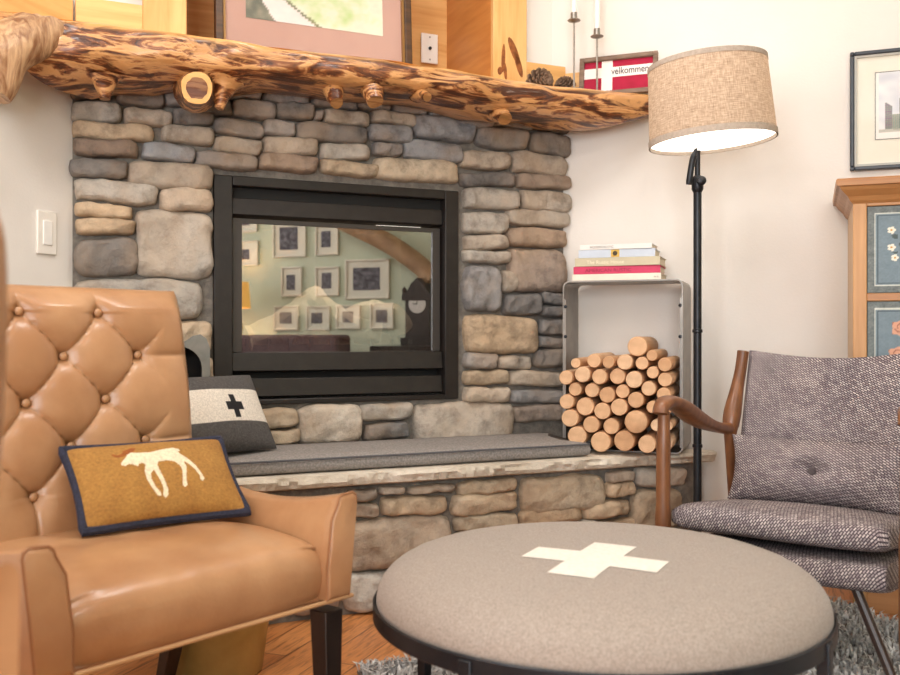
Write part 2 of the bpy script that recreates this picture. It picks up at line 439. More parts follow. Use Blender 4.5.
m = MB(); m.box(.196, NI0, -.022, 0, 1.60, 2.36)
struct(place(m.build('trim_4', pinev_m, smooth=False, bevel=.003), P0, AF), 'pine post left of the niche')
m = MB(); m.box(0.012, .196, -.02, 0, 1.60, 1.757)
struct(place(m.build('trim_5', pine_m, smooth=False, bevel=.002), P0, AF), 'low pine board on the corner wall left of the niche')
m = MB(); m.box(-.62, -.012, -.02, 0, 1.62, 1.757)
struct(place(m.build('trim_6', pine_m, smooth=False, bevel=.002), P0, AL), 'low pine board along the left wall above the mantel')
m = MB(); m.box(1.482, WF-.01, -.02, 0, 1.60, 1.745)
struct(place(m.build('trim_7', pine_m, smooth=False, bevel=.002), P0, AF), 'low pine board on the corner wall right of the niche')
m = MB(); m.box(0.0, .19, -.02, -.001, 1.62, 1.722)
struct(place(m.build('trim_8', pine_m, smooth=False, bevel=.002), CR, AR), 'low pine board on the right wall behind the pinecones')
m = MB(); m.box(NI0+.722, NI0+.80, NID-.03, NID-.001, 1.60, 2.30)
struct(place(m.build('trim_9', pinev_m, smooth=False, bevel=.002), P0, AF), 'narrow pine upright beside the picture in the niche')

# ------------------------------------------------------------------ stone fireplace
PAL = {'g': (122,118,115), 'b': (150,148,148), 'n': (184,173,160), 't': (194,174,149), 'r': (150,133,120), 'w': (216,208,196)}
def stone(mb, s0, s1, h0, h1, d0, D, key, seed):
    rnd = random.Random(seed); c = lin(PAL[key]); k = rnd.uniform(.82, 1.14); w = rnd.uniform(-.06, .06)
    col = (c[0]*k*(1+w), c[1]*k, c[2]*k*(1-w), 1)
    W, H = (s1-s0)/2, (h1-h0)/2; cx, cz = (s0+s1)/2, (h0+h1)/2
    big = min(W, H); rx = min(big*.16, .010); rz = min(big*.18, .010); sd = seed * 1.37
    tl = rnd.uniform(-.03, .03)
    nu = 26 if W > .05 else 16; nv = 20 if H > .05 else 14
    def fn(u, v):
        a = math.sin((u-.5)*PI); b = math.sin((v-.5)*PI)
        x = a*(W - rx*abs(b)**3); z = b*(H - rz*abs(a)**5)
        ax, az = a, b
        e = (max(0, 1-abs(ax)**11))**.38 * (max(0, 1-abs(az)**6))**.42
        n1 = nz(x*9+sd, z*9, sd); n2 = nz(x*34, z*34+sd, 2); n3 = abs(nz(x*16+sd, z*16, 5)); n4 = nz(x*80, z*80, sd)
        x += nz(z*16+sd, x*5, 3)*.009 + nz(z*45, sd, 1)*.003; z += nz(x*11, z*6+sd, 7)*.008 + nz(x*38, sd, 4)*.003 + x*tl
        d = d0 - .012 + e*(D + .012 + n1*.018 + n2*.006 - n3*.014 + n4*.0028)
        return (cx+x, -d, cz+z)
    mb.grid(fn, nu, nv, None, lambda u, v: col)
def stones(lst, ox, oy, k, out):
    for e in lst:
        out.append((ox+e[0]/k, oy+e[1]/k, ox+e[2]/k, oy+e[3]/k, e[4]))
S = []
stones([(208,258,286,300,'g'),(348,262,490,326,'g'),(492,276,552,322,'b'),(208,306,360,370,'n'),(368,330,512,382,'n'),(515,332,638,382,'g'),(555,305,692,348,'g'),
  (645,362,785,413,'b'),(690,308,822,362,'b'),(785,362,882,412,'b'),(825,310,935,362,'g'),(213,370,460,425,'t'),(483,380,640,440,'n'),(220,422,415,475,'r'),(425,432,580,488,'b'),
  (643,415,780,467,'n'),(785,413,950,470,'n'),(583,460,770,510,'b'),(773,463,950,517,'r'),(212,477,382,536,'g'),(385,487,635,572,'n'),(222,540,472,612,'n'),(480,566,632,640,'n'),
  (220,612,398,655,'t'),(226,656,402,705,'t'),(405,632,635,838,'n'),(225,712,415,832,'g'),(220,836,606,958,'n'),(520,962,635,1068,'t'),(600,1072,635,1145,'t'),(215,962,512,1040,'n'),
  (215,1045,400,1120,'b'),(408,1045,594,1150,'t'),(215,1125,400,1190,'n'),(300,1195,470,1250,'g'),(480,1155,640,1230,'n'),(680,272,782,305,'b'),(785,270,928,318,'b')], 0, 0, 3, S)
stones([(330,295,465,332,'b'),(465,305,566,332,'b'),(568,315,674,346,'b'),(680,330,770,360,'b'),(338,336,362,368,'b'),(368,334,500,381,'n'),(508,337,645,378,'n'),
  (285,373,498,432,'g'),(502,375,632,430,'b'),(357,432,506,485,'n'),(513,433,599,473,'b'),(603,426,781,488,'b'),(360,485,527,530,'t'),(515,478,772,546,'t')], 200, 0, 3, S)
stones([(65,90,207,150,'b'),(205,135,352,160,'g'),(358,125,508,172,'b'),(135,153,340,240,'g'),(348,172,514,264,'g'),(-111,108,132,206,'b'),(75,244,266,317,'n'),(274,254,499,341,'n'),
  (75,330,294,388,'g'),(300,334,510,396,'r'),(86,391,310,477,'n'),(313,400,517,487,'n'),(90,485,265,572,'n'),(260,477,502,546,'n'),(88,575,256,636,'n'),(262,548,495,627,'r'),(90,640,268,692,'n'),
  (265,630,492,806,'r')], 440, 90, 3.971, S)
stones([(90,60,236,246,'b'),(238,82,286,168,'n'),(245,172,395,262,'g'),(392,172,488,220,'g'),(395,224,488,268,'g'),(90,257,380,412,'t'),(385,272,488,340,'g'),(382,345,488,390,'g'),(364,394,488,468,'g'),
  (92,408,218,472,'b'),(220,418,357,473,'n'),(92,476,265,536,'t'),(264,478,488,541,'n'),(90,542,270,606,'n'),(272,552,488,608,'b'),(288,612,488,680,'r')], 440, 250, 3.971, S)
stones([(318,203,437,263,'t'),(325,266,446,312,'t'),(440,193,632,309,'w'),(630,190,776,240,'n'),(638,244,769,298,'g'),(788,186,1088,312,'n')], 150, 340, 3, S)
fire = root('stone_fireplace', P0, AF, 'tall river stone fireplace breast filling the corner under the log mantel', 'fireplace')
mm = MB(); panel(mm, 0.0, WF, .39, 1.63, [(FX0+.01, FX1-.01, FZ0+.01, FZ1-.01)], .005, .034)
mm.build('mortar_bed', mortar_m, fire, smooth=False)
sm = MB()
for i, (x0, y0, x1, y1, c) in enumerate(S):
    cy = (y0+y1)/2; cx = (x0+x1)/2
    s0 = fpx(x0, cy)[0]; s1 = fpx(x1, cy)[0]; h1 = fpx(cx, y0)[1]; h0 = fpx(cx, y1)[1]
    g = -.0015
    stone(sm, max(s0, .0)+g, min(s1, WF+.014)-g, h0+g*.4, min(h1-g*.4, 1.62), 0.002, .040, c, i+1)
sm.build('stone_facing', stone_m, fire)

# ------------------------------------------------------------------ hearth
hearth = root('stone_hearth', P0, AF, 'low raised stone hearth bench running along the foot of the fireplace', 'hearth')
HD = .41; HT = .405
m = MB(); vs = [(.03-HD*.0,0)]
poly = [(-HD+.045, HD-.03), (WF+HD-.11, HD-.03), (WF-.01, .02), (0.02, .02)]
n = 4; m.add([(s, -d, z) for z in (0, .365) for s, d in poly], [(3,2,1,0),(4,5,6,7),(0,1,5,4),(1,2,6,5),(2,3,7,6),(3,0,4,7)][0:6])
m.build('mortar_bed', mortar_m, hearth, smooth=False, fixn=True)
H = []
def hs(lst, ox, oy, k):
    for e in lst: H.append((ox+e[0]/k, oy+e[1]/k, ox+e[2]/k, oy+e[3]/k, e[4]))
hs([(290,115,385,157,'g'),(392,110,470,137,'n'),(477,104,620,131,'n'),(626,90,812,137,'t'),(290,158,394,208,'n'),(397,138,600,200,'t'),(611,126,811,196,'t'),(284,200,612,363,'n'),(619,193,810,246,'t'),
    (60,150,285,215,'n'),(60,220,280,300,'t'),(-60,130,50,300,'n'),(60,305,280,360,'g'),(283,370,470,500,'w'),(120,372,278,500,'b'),(-60,305,50,400,'t'),(-60,405,115,500,'n')], 250, 450, 3)
hs([(457,80,649,165,'t'),(457,150,594,194,'t'),(594,138,708,178,'t'),(588,181,626,196,'n'),(628,181,716,201,'t'),(649,94,720,131,'t'),(652,68,712,95,'n'),(716,62,772,110,'n'),(704,112,824,206,'t'),(775,60,832,107,'n'),
    (300,200,450,290,'t'),(455,200,640,300,'n'),(645,208,830,300,'t')], 320, 440, 2.25)
hm = MB()
for i, (x0, y0, x1, y1, c) in enumerate(H):
    cy = (y0+y1)/2; cx = (x0+x1)/2
    s0 = fpx(x0, cy, HD)[0]; s1 = fpx(x1, cy, HD)[0]; h1 = fpx(cx, y0, HD)[1]; h0 = fpx(cx, y1, HD)[1]
    h1 = min(h1, .366); h0 = max(h0, .004)
    if h1 - h0 < .012: continue
    stone(hm, max(s0, -HD+.02)+.002, min(s1, WF+HD-.06)-.002, h0+.001, h1-.001, HD-.030, .036, c, i+301)
hm.build('stone_facing', stone_m, hearth)
m = MB()
NS = 220
def slab_ring(t):
    r = []
    sf = -HD + .01 + t*(WF + 2*HD - .10); sb = t*WF
    prof = [(.0, .368), (.0, HT)]
    a = nz(sf*9, 1.3)*.016 + nz(sf*34, 5.1)*.012; b = nz(sf*15, 8.3)*.014 + nz(sf*46, 2)*.010
    out = [(.02, .366), (.02, HT), (HD+.005, HT), (HD+.022+a*.5, HT-.003+b*.2), (HD+.026+a+b*.5, HT-.012), (HD+.022-a*.3+b, HT-.022), (HD+.018+b*.8, .372), (HD-.0, .366)]
    for d, h in out:
        k = max(0, min(1, d/HD)); s = sb*(1-k)+sf*k
        s = min(max(s, -d+.008), WF+d-.008)
        r.append((s, -d, h))
    return r
m.loft([slab_ring(i/NS) for i in range(NS+1)])
m.build('hearth_slab', slab_m, hearth, angle=28)

# bench cushion on the hearth
m = MB(); CT = .449
def cush_ring(t):
    y0, y1 = .04, .398; r = []
    for (d, h) in [(y0,.409),(y0,CT-.012),(y0+.012,CT),(y0+.1,CT+.006),(.22,CT+.008+nz(t*7,3)*.003),(y1-.08,CT+.005),(y1-.012,CT-.001),(y1,CT-.010),(y1+.003,.43),(y1,.415),(y1-.01,.409)]:
        s = -d + .02 + t*(1.505 - .095*math.exp(-((d-.275)/.075)**2) + d - .02)
        r.append((s, -d + nz(s*4, 7)*.003, h))
    return r
m.loft([cush_ring(i/60) for i in range(61)])
cu = place(m.build('bench_cushion', benchfelt_m, angle=50), P0, AF)
tag(cu, 'long grey felt bench cushion lying on the stone hearth', 'cushion')
m = MB(); m.tube([(-.398+.02+t*(1.495+.378), -.402+nz((-.378+t*1.89)*4,7)*.003, CT-.004) for t in [i/60 for i in range(61)]] + [(1.499,-.39,CT-.004)], .0032, 6)
m.build('piping', M('grey_piping',(84,84,88),r=.9), cu)

# ------------------------------------------------------------------ gas fireplace insert
ins = root('gas_fireplace_insert', P0, AF, 'black gas fireplace insert with a wide glass front set in the stones', 'fireplace insert')
m = MB(); y0, y1 = -.014, .12
m.box(FX0, FX0+.057, y0, y1, FZ0, FZ1); m.box(FX1-.05, FX1, y0, y1, FZ0, FZ1); m.box(FX0+.057, FX1-.05, y0, y1, FZ1-.03, FZ1); m.box(FX0+.057, FX1-.05, y0, y1, FZ0, FZ0+.016)
m.build('surround_frame', black_m, ins, smooth=False, bevel=.003)
ix0, ix1 = FX0+.057, FX1-.05
m = MB(); m.box(ix0, ix1, .03, .04, FZ1-.07, FZ1-.03); m.build('vent_recess', blackdk_m, ins, smooth=False); m = MB(); m.box(ix0, ix1, .035, .045, FZ0+.016, FZ0+.03); m.build('vent_recess', blackdk_m, ins, smooth=False); m = MB(); m.box(ix0-.02, ix1+.02, .06, .07, FZ0-.02, .72); m.build('vent_recess', blackdk_m, ins, smooth=False)
def louver(z0, z1, y, nm):
    k = MB(); k.add([(ix0+.002,y,z0),(ix1-.002,y,z0),(ix1-.002,y-.012,z0+.004),(ix0+.002,y-.012,z0+.004),(ix0+.002,y-.004,z1),(ix1-.002,y-.004,z1),(ix1-.002,y+.012,z1),(ix0+.002,y+.012,z1)],
      [(3,2,1,0),(0,1,6,7),(3,4,5,2),(4,7,6,5),(0,7,4,3),(1,2,5,6)]); return k.build(nm, black_m, ins, smooth=False, bevel=.002, fixn=True)
louver(1.157, 1.212, .016, 'top_louver'); louver(.672, .733, .014, 'lower_louver'); louver(.592, .652, .016, 'base_louver')
m = MB(); gx0, gx1, gz0, gz1 = FX0+.092, FX1-.083, .736, 1.136
panel(m, ix0+.006, ix1-.006, .735, 1.15, [(gx0, gx1, gz0, gz1)], .018, .034)
df = m.build('glass_frame', M('dark_bronze_frame',(66,61,58),r=.4,met=.2), ins, smooth=False, bevel=.002)
m = MB(); m.box(gx0-.004, gx1+.004, .024, .027, gz0-.004, gz1+.004)
m.build('glass_pane', fireglass_m, df, smooth=False)
m = MB(); bx0, bx1 = ix0-.01, ix1+.01
m.box(bx0, bx1, .42, .43, .70, 1.17); m.box(bx0-.01, bx0, .035, .43, .70, 1.17); m.box(bx1, bx1+.01, .035, .43, .70, 1.17); m.box(bx0, bx1, .035, .43, .70, .71); m.box(bx0, bx1, .035, .43, 1.165, 1.17)
m.build('firebox', M('firebox_lining',(52,48,44),(74,68,62),ns=8,r=.9), ins, smooth=False)
def rough_log(pts, r, seed, nm='ceramic_log'):
    k = MB(); P = catmull(pts, 7); rr = [r*(1+.22*nz(i*.5, seed)) for i in range(len(P))]; rr[0] *= .5; rr[-1] *= .55
    k.tube(P, rr, 12); k.v = [tuple(Vector(p) + Vector((nz(p[0]*22, p[2]*22, seed), nz(p[1]*22, p[2]*22, seed+3), nz(p[0]*20, p[1]*20, seed+5)))*.014) for p in k.v]
    return k.build(nm, firelog_m, ins)
rough_log([(.52,.13,.76),(.62,.14,.795),(.70,.13,.85),(.76,.15,.90)], .05, 1)
rough_log([(.73,.14,.93),(.80,.13,.86),(.90,.15,.81),(1.0,.16,.80)], .045, 2)
rough_log([(.84,.18,.80),(.95,.15,.86),(1.04,.14,.855),(1.09,.15,.80)], .042, 3)
rough_log([(.50,.22,.74),(.70,.25,.76),(.9,.24,.75),(1.1,.22,.74)], .05, 4)
m = MB(); m.box(ix0+.03, ix1-.03, .09, .11, .712, .757)
for q in range(9): m.box(ix0+.06+q*.07, ix0+.07+q*.07, .075, .09, .712, .775)
m.build('grate', M('grate_grey',(120,116,110),r=.6,met=.3), ins, smooth=False)

m = MB(); m.tube([(ix1-.22, .06, 1.150), (ix1-.06, .06, 1.150)], .006, 10); m.build('added_glow_tube', glow('added_tube_glow', (255,246,230), 2.5), ins)  # added glowing tube, stands in for a bright line reflected in the glass
al = bpy.data.lights.new('added_log_fill', 'AREA'); al.shape = 'RECTANGLE'; al.size = .5; al.size_y = .02; al.energy = 2.2; al.color = (1,.86,.7)  # added fill light to brighten the ceramic logs, no known lamp of the insert
ao = bpy.data.objects.new('added_log_fill', al); COL.objects.link(ao); ao.parent = ins; ao.location = ((ix0+ix1)/2, .07, 1.14); ao.rotation_euler = (math.radians(12), 0, 0)
# ------------------------------------------------------------------ log mantel
man = root('log_mantel', P0, AF, 'varnished live-edge log mantel with cut branch stubs above the fireplace', 'mantel')
DT = .23
TOP = [(0,10),(33,12),(67,18),(167,32),(300,50),(400,60),(500,82),(567,88),(650,97),(700,100)]
BOT = [(-10,60),(22,72),(37,90),(67,86),(97,87),(117,88),(160,83),(180,85),(197,92),(227,90),(253,87),(300,92),(340,98),(375,100),(400,103),(427,104),(467,112),(497,120),(533,123),(567,124),(590,131),(607,133),(627,127),(650,116),(700,110)]
ht = [fpx(x, y, DT) for x, y in TOP]; hb = [fpx(x, y, .15) for x, y in BOT]
MT = sum(h for _, h in ht[2:8]) / 6
m = MB(); rings = []; NSM = 150; NR_ = 30; cols = []
for i in range(NSM + 1):
    t = i / NSM; s_mid = -.2 + t*(1.62+.42)
    top = MT + (interp(ht, s_mid)-MT)*.6; bot = interp(hb, s_mid); ring = []
    hc = (top + bot)/2; ry = (top - bot)/2
    bulge = .035*nz(s_mid*3.1, 4.0) + .015*nz(s_mid*9, 1)
    prof = [(0.012, top), (.10, top), (DT-.03, top), (DT+bulge*.4, top-.001)]
    for q in range(1, 22):
        th = PI/2*(1-q/11.0)*1.0
        c, sn = math.cos(th), math.sin(th)
        d = .10 + (DT-.10+.035+bulge)*abs(c)**.75 if sn < 0 else DT-.012 + (.047+bulge)*c**.7; h = hc + ry*(abs(sn)**.85)*(1 if sn >= 0 else -1)
        prof.append((d, h))
    prof += [(.05, bot+.012), (.012, bot+.03)]
    for j, (d, h) in enumerate(prof):
        if 3 < j < len(prof)-2:
            n = nz(s_mid*3.5, h*16, d*6)*.016 + nz(s_mid*9, h*34, d*20)*.008
            d += n; h = min(h + n*.4, top)
        if j == 3: d += nz(s_mid*8, 2.2)*.010
        d = max(d, .012); s = -d + .012 + t*(WF + 2*d - .055)
        ring.append((s, -d, h))
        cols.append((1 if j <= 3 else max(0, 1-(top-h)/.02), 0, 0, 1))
    rings.append(ring)
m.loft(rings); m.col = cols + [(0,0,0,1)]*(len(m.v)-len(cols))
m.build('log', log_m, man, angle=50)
def stub(p0, p1, r0, r1, endcol=(.35,.35,0,1), dark=0):
    k = MB(); A, B = Vector(p0), Vector(p1); pts = [A.lerp(B, q/8) for q in range(9)]
    rad = [r0 + (r1-r0)*(q/8)**.55 for q in range(9)]
    k.tube(pts, rad, 18, (0,dark,0,1))
    k.v = [tuple(Vector(p) + Vector((nz(p[0]*30,p[2]*30,1), nz(p[1]*30,p[2]*30,2), nz(p[0]*30,p[1]*30,3)))*.004) for p in k.v]
    b = k.add([Vector(k.v[len(k.v)-18+q])*1.0 + (B-A).normalized()*.0008 for q in range(18)], [tuple(range(18))], None, [endcol]*18)
    return k.build('branch_stub', log_m, man, angle=50)
def mp(px, py, d): s, h = fpx(px, py, d); return (s, -d, h)
def in_(p, dd, dh=0, ds=0): return (p[0]+ds, p[1]+dd, p[2]+dh)
p = mp(197, 88, .30); kn = stub(in_(p, .15, .03, .02), p, .062, .043, (1,0,0,1))
k = MB(); q = Vector(p); ax = (q - Vector(in_(p, .15, .03, .02))).normalized()
e = ax.orthogonal().normalized(); f2 = ax.cross(e)
k.add([q + ax*.002 + (e*math.cos(a)+f2*math.sin(a))*.029*(1+.18*nz(a*2, 1)) for a in [2*PI*i/20 for i in range(20)]], [tuple(range(20))], None, [(0,.7,0,1)]*20)
k.build('heartwood', log_m, kn)
p = mp(105, 99, .2);  stub(in_(p, .0, .06), p, .05, .014)
p = mp(219, 108, .24); stub(in_(p, .0, .08, .02), p, .05, .012)
p = mp(337, 103, .24); stub(in_(p, .06, .075), p, .05, .020)
p = mp(375, 102, .25); stub(in_(p, .05, .08), p, .055, .026)
p = mp(427, 97, .28); stub(in_(p, .08, .03), p, .03, .013)
p = mp(505, 119, .24); stub(in_(p, .07, .05), p, .050, .022)
# the pale root that forks down to the left wall
k = MB(); pts = catmull([mp(84, 46, .10), mp(50, 36, .19), mp(18, 42, .28), mp(-4, 66, .32), mp(-16, 92, .33)], 8)
k.tube(pts, [.078-.022*(i/(len(pts)-1)) for i in range(len(pts))], 16, (.0,0,0,1))
k.v = [tuple(Vector(p) + Vector((nz(p[0]*10,p[2]*14,1), nz(p[1]*12,p[2]*14,2), nz(p[0]*12,p[1]*12,3)))*.014) for p in k.v]
k.v = [(p[0], p[1], min(p[2], MT-.004)) for p in k.v]
k.build('forked_root', M('bleached_root', (132,88,54), (206,168,128), sc=(9,9,2.2), ns=4, det=7, r=.4, bs=.3, dist=1.2), man)

# ------------------------------------------------------------------ things on the mantel
def picture(name, w, h, fw, ft, frame_m, mat_col, art_rect, artfn, nx, ny, label, cat, group=None, glass_on=True, lip=None):
    """framed picture: local x right, z up from its bottom edge, front at -y"""
    r = root(name, label=label, cat=cat, group=group)
    m = MB(); panel(m, 0, w, 0, h, [(fw, w-fw, fw, h-fw)], -ft, 0)
    m.build('frame', frame_m, r, smooth=False, bevel=min(.004, fw*.3))
    if lip:
        m = MB(); panel(m, fw, w-fw, fw, h-fw, [(fw+.007, w-fw-.007, fw+.007, h-fw-.007)], -ft*.75, -.002); m.build('inner_lip', lip, r, smooth=False)
    m = MB(); m.box(fw*.5, w-fw*.5, -.008, -.004, fw*.5, h-fw*.5); m.build('mat_board', mat_col, r, smooth=False)
    ax0, ax1, az0, az1 = art_rect
    m = MB()
    m.grid(lambda u, v: (ax0+(ax1-ax0)*u, -.0095, az0+(az1-az0)*v), nx, ny, None, lambda u, v: lin(artfn(u, v)))
    m.build('print', art_mat(name + '_print'), r, smooth=False)
    if glass_on:
        m = MB(); m.add([(fw*.9,-.013,fw*.9),(w-fw*.9,-.013,fw*.9),(w-fw*.9,-.013,h-fw*.9),(fw*.9,-.013,h-fw*.9)], [(0,1,2,3)]); m.build('glass', picglass_m, r, smooth=False)
    return r
def seton(o, base, ang, x, d, h, tilt=0.0):
    """stand object o in a wall frame: base point, angle, along, distance from wall, height, lean"""
    c, s = math.cos(ang), math.sin(ang)
    o.location = base + Vector((c*x - s*(-d), s*x + c*(-d), h)); o.rotation_euler = (-tilt, 0, ang); return o
def land(u, v):
    n = nz(u*9, v*9, 2)*.5 + nz(u*26, v*26, 5)*.3
    lb = .2 - .44*v; rb = .5 - 1.0*v
    if v < .45:
        if lb < u < rb: return (226+n*14, 219+n*14, 216+n*12)
        if u <= lb: return (120+n*70, 122+n*60, 108+n*50)
        if u < rb + .035 + n*.03: return (120+n*60, 126+n*60, 92+n*40)
    g = min(1, max(0, .35 + n*1.1 - max(0, u-.75)*2 - max(0, .12-v)*3))
    if v > .62 + .1*nz(u*4, 3): return (206+n*20, 214+n*18, 222)
    return (226-60*g+n*20, 228-34*g+n*20, 208-84*g+n*20)
darkwood_m = M('dark_frame_wood', (62,42,26), (92,64,38), sc=(1,10,10), ns=6, r=.4)
goldlip_m = M('gold_lip', (150,112,60), r=.4, met=.3)
rose_m = M('rose_mat', (186,150,138), (196,160,148), ns=3, r=.9)
s0, _ = fpx(213, 30, -.12); s1, _ = fpx(408, 50, -.12); W_ = s1 - s0
pic = picture('framed_landscape_print', W_, .56, .026, .028, darkwood_m, rose_m, (.10, W_-.10, .135, .46), land, 90, 50,
      'pale green landscape print in a dark frame with rose mat above the mantel', 'picture', lip=goldlip_m)
pic.location = fpt(s0, -.10, MT+.052); pic.rotation_euler = (-.06, 0, AF)
# the block the picture stands on would be out of sight; the niche floor carries it
m = MB(); m.box(NI0+.002, NI1-.002, .0, NID-.002, 1.60, MT+.05)
struct(place(m.build('trim_10', pine_m, smooth=False), P0, AF), 'pine shelf board forming the bottom of the niche')
wp = root('cable_wall_plate', fpt(*fpx(429, 49, -NID+.012)[:1], -NID+.012, 0), AF, 'white cable wall plate on the pine boards beside the landscape print', 'wall plate')
_, hh = fpx(429, 49, -NID+.012)
m = MB(); m.box(-.034, .034, -.008, .0, hh-.056, hh+.056); m.build('plate', white_m, wp, smooth=False, bevel=.003)
m = MB(); m.lathe([(.006,0),(.006,.006),(.003,.007),(.003,.012)], 14, Matrix.Translation((0,-.008,hh)) @ Matrix.Rotation(PI/2, 4, 'X')); m.build('coax_socket', lampblk_m, wp)
for zz in (-.042, .042):
    m = MB(); m.lathe([(.0035,0),(.0035,.001)], 10, Matrix.Translation((0,-.008,hh+zz)) @ Matrix.Rotation(PI/2, 4, 'X')); m.build('screw', nickel_m, wp)
sw = root('light_switch', (0,0,0), AL, 'white rocker light switch on the left wall beside the stones', 'switch')
xs, zs = on_plane(45.5, 233, P0, L1, R1, 0); sw.location = P0 + L1*xs + Vector((0,0,zs))
m = MB(); m.box(-.036, .036, -.007, 0, -.06, .06); m.build('plate', M('ivory_plastic',(240,235,226),r=.45), sw, smooth=False, bevel=.003)
m = MB(); m.box(-.017, .017, -.010, -.006, -.034, .034); m.build('rocker', white_m, sw, smooth=False, bevel=.002)

def candlestick(px, py_cup, label, clabel):
    s, _ = fpx(px, 88, .17); r = root('candlestick', fpt(s, .17, MT), AF, label, 'candlestick', 'candlesticks on the mantel')
    _, hc = fpx(px, py_cup, .17); hc -= MT
    m = MB(); m.lathe([(.0,0),(.032,0),(.033,.003),(.030,.006),(.006,.009),(.0035,.015)], 28); m.build('base', nickel_m, r)
    m = MB(); m.lathe([(.0035,.012),(.0035,hc)], 14); m.build('stem', nickel_m, r)
    m = MB(); m.lathe([(.0035,hc-.008),(.008,hc-.006),(.021,hc-.002),(.0225,hc),(.021,hc+.002),(.0115,hc+.002),(.0115,hc+.026),(.0100,hc+.026),(.0100,hc+.004),(.0,hc+.004)], 28, cap0=False, cap1=False); m.build('cup', nickel_m, r)
    c = MB(); c.lathe([(.0095,0),(.0095,.2),(.008,.205),(.002,.21)], 20); c.tube([(0,0,.208),(.001,0,.216),(.002,0,.222)], .0009, 6)
    o = place(c.build('candle', candle_m), fpt(s, .17, MT+hc+.0045)); tag(o, clabel, 'candle', 'white candles on the mantel')
candlestick(574, 20.5, 'taller brushed metal candlestick on the mantel, nearer the pine post', 'white taper candle in the taller candlestick')
candlestick(597, 36.5, 'shorter brushed metal candlestick on the mantel, in front of the red sign', 'white taper candle in the shorter candlestick')
def pinecone(px, py, sc, ax, seed, label):
    s, h = fpx(px, py, .10); rnd = random.Random(seed); m = MB()
    L = .085*sc
    m.lathe([(.002,-L/2),(.018*sc,-L*.3),(.024*sc,-.05*L),(.017*sc,L*.25),(.004,L/2)], 12)
    for k in range(70):
        t = (k+.5)/70; a = k*2.39996; z = -L/2 + L*t; R = .036*sc*math.sin(PI*min(1, .22+t*.78))**.8 + .004
        d = Vector((math.cos(a), math.sin(a), .35 + .5*t)).normalized(); tn = Vector((-math.sin(a), math.cos(a), 0)); up = d.cross(tn)
        b0 = Vector((math.cos(a), math.sin(a), 0))*R*.35 + Vector((0,0,z)); b1 = b0 + d*R*.85; w = .009*sc
        m.add([b0-tn*w*.5, b0+tn*w*.5, b1+tn*w, b1-tn*w, b1+d*.004-up*.003, b1-up*.004-tn*w*.7, b1-up*.004+tn*w*.7], [(0,1,2,3),(3,2,4),(5,6,1,0),(5,4,6),(3,4,5),(2,6,4),(0,3,5),(1,6,2)])
    o = m.build('pinecone', M('pinecone_scales', (92,70,54), (138,112,92), ns=50, r=.8), smooth=False)
    o.location = fpt(s, .10, MT+.040*sc); o.rotation_euler = ax; tag(o, label, 'pinecone', 'pinecones on the mantel'); return o
pinecone(540, 80, .98, (PI/2, .2, .5), 1, 'larger open pinecone on the mantel against the pine post')
pinecone(565, 82, .78, (1.2, -.1, -.9), 2, 'smaller round pinecone on the mantel beside the taller candlestick')
# velkommen sign leaning on the right wall
t0, _ = rpx(580, 57, .05); t1, ztop = rpx(658, 51, .05); SWd = t1 - t0; SHt = ztop - MT
sg = root('welcome_sign', rpt(t0, .055, MT), AR, 'red and white flag sign reading velkommen in a grey wood frame', 'sign'); sg.rotation_euler = (-.12, 0, AR)
m = MB(); fw = .016; panel(m, 0, SWd, 0, SHt, [(fw, SWd-fw, fw, SHt-fw)], -.018, 0); m.build('frame', M('weathered_wood',(112,92,78),(142,120,104),sc=(3,20,20),ns=5,r=.8), sg, smooth=False, bevel=.002)
red_m = M('flag_red', (160,12,52), (174,18,60), ns=30, r=.8); flagw_m = M('flag_white', (240,232,228), r=.85)
m = MB(); m.box(fw*.5, SWd-fw*.5, -.006, -.002, fw*.5, SHt-fw*.5); m.build('flag_panel', red_m, sg, smooth=False)
cxx = SWd*.285; cz = SHt*.47
m = MB(); m.box(cxx, cxx+.038, -.0075, -.006, fw, SHt-fw); m.box(fw, cxx, -.0075, -.006, cz, cz+.036); m.box(cxx+.038, SWd-fw, -.0075, -.006, cz, cz+.036); m.build('white_cross', flagw_m, sg, smooth=False)
text_part('lettering', 'velkommen', .0345, M('ink', (52,48,50), r=.8), sg, (cxx+.034, -.0085, cz+.009), (PI/2, 0, 0), .80)
# ------------------------------------------------------------------ firewood rack, logs, books on the hearth
RD = .225; RT0, RT1 = .047, .441; RZ0 = HT + .001; _, RZ1 = rpx(625, 280, RD)
rack = root('firewood_rack', CR, AR, 'open grey steel firewood rack standing on the right end of the hearth', 'firewood rack')
def rr(x0, x1, z0, z1, r, n=6):
    out = []
    for cx, cz, a0 in ((x1-r, z0+r, -PI/2), (x1-r, z1-r, 0), (x0+r, z1-r, PI/2), (x0+r, z0+r, PI)):
        for q in range(n+1):
            a = a0 + PI/2*q/n; out.append((cx + r*math.cos(a), cz + r*math.sin(a)))
    return out
o_ = rr(RT0, RT1, RZ0, RZ1, .022); i_ = rr(RT0+.004, RT1-.004, RZ0+.004, RZ1-.004, .018)
m = MB(); n = len(o_)
for ya, yb in ((-RD, -.012),):
    vs = [(x, ya, z) for x, z in o_] + [(x, yb, z) for x, z in o_] + [(x, ya, z) for x, z in i_] + [(x, yb, z) for x, z in i_]
    fs = []
    for q in range(n):
        w = (q+1) % n
        fs += [(q, w, n+w, n+q), (2*n+w, 2*n+q, 3*n+q, 3*n+w), (w, q, 2*n+q, 2*n+w), (n+q, n+w, 3*n+w, 3*n+q)]
    m.add(vs, fs)
m.build('shell', steel_m, rack, angle=40)
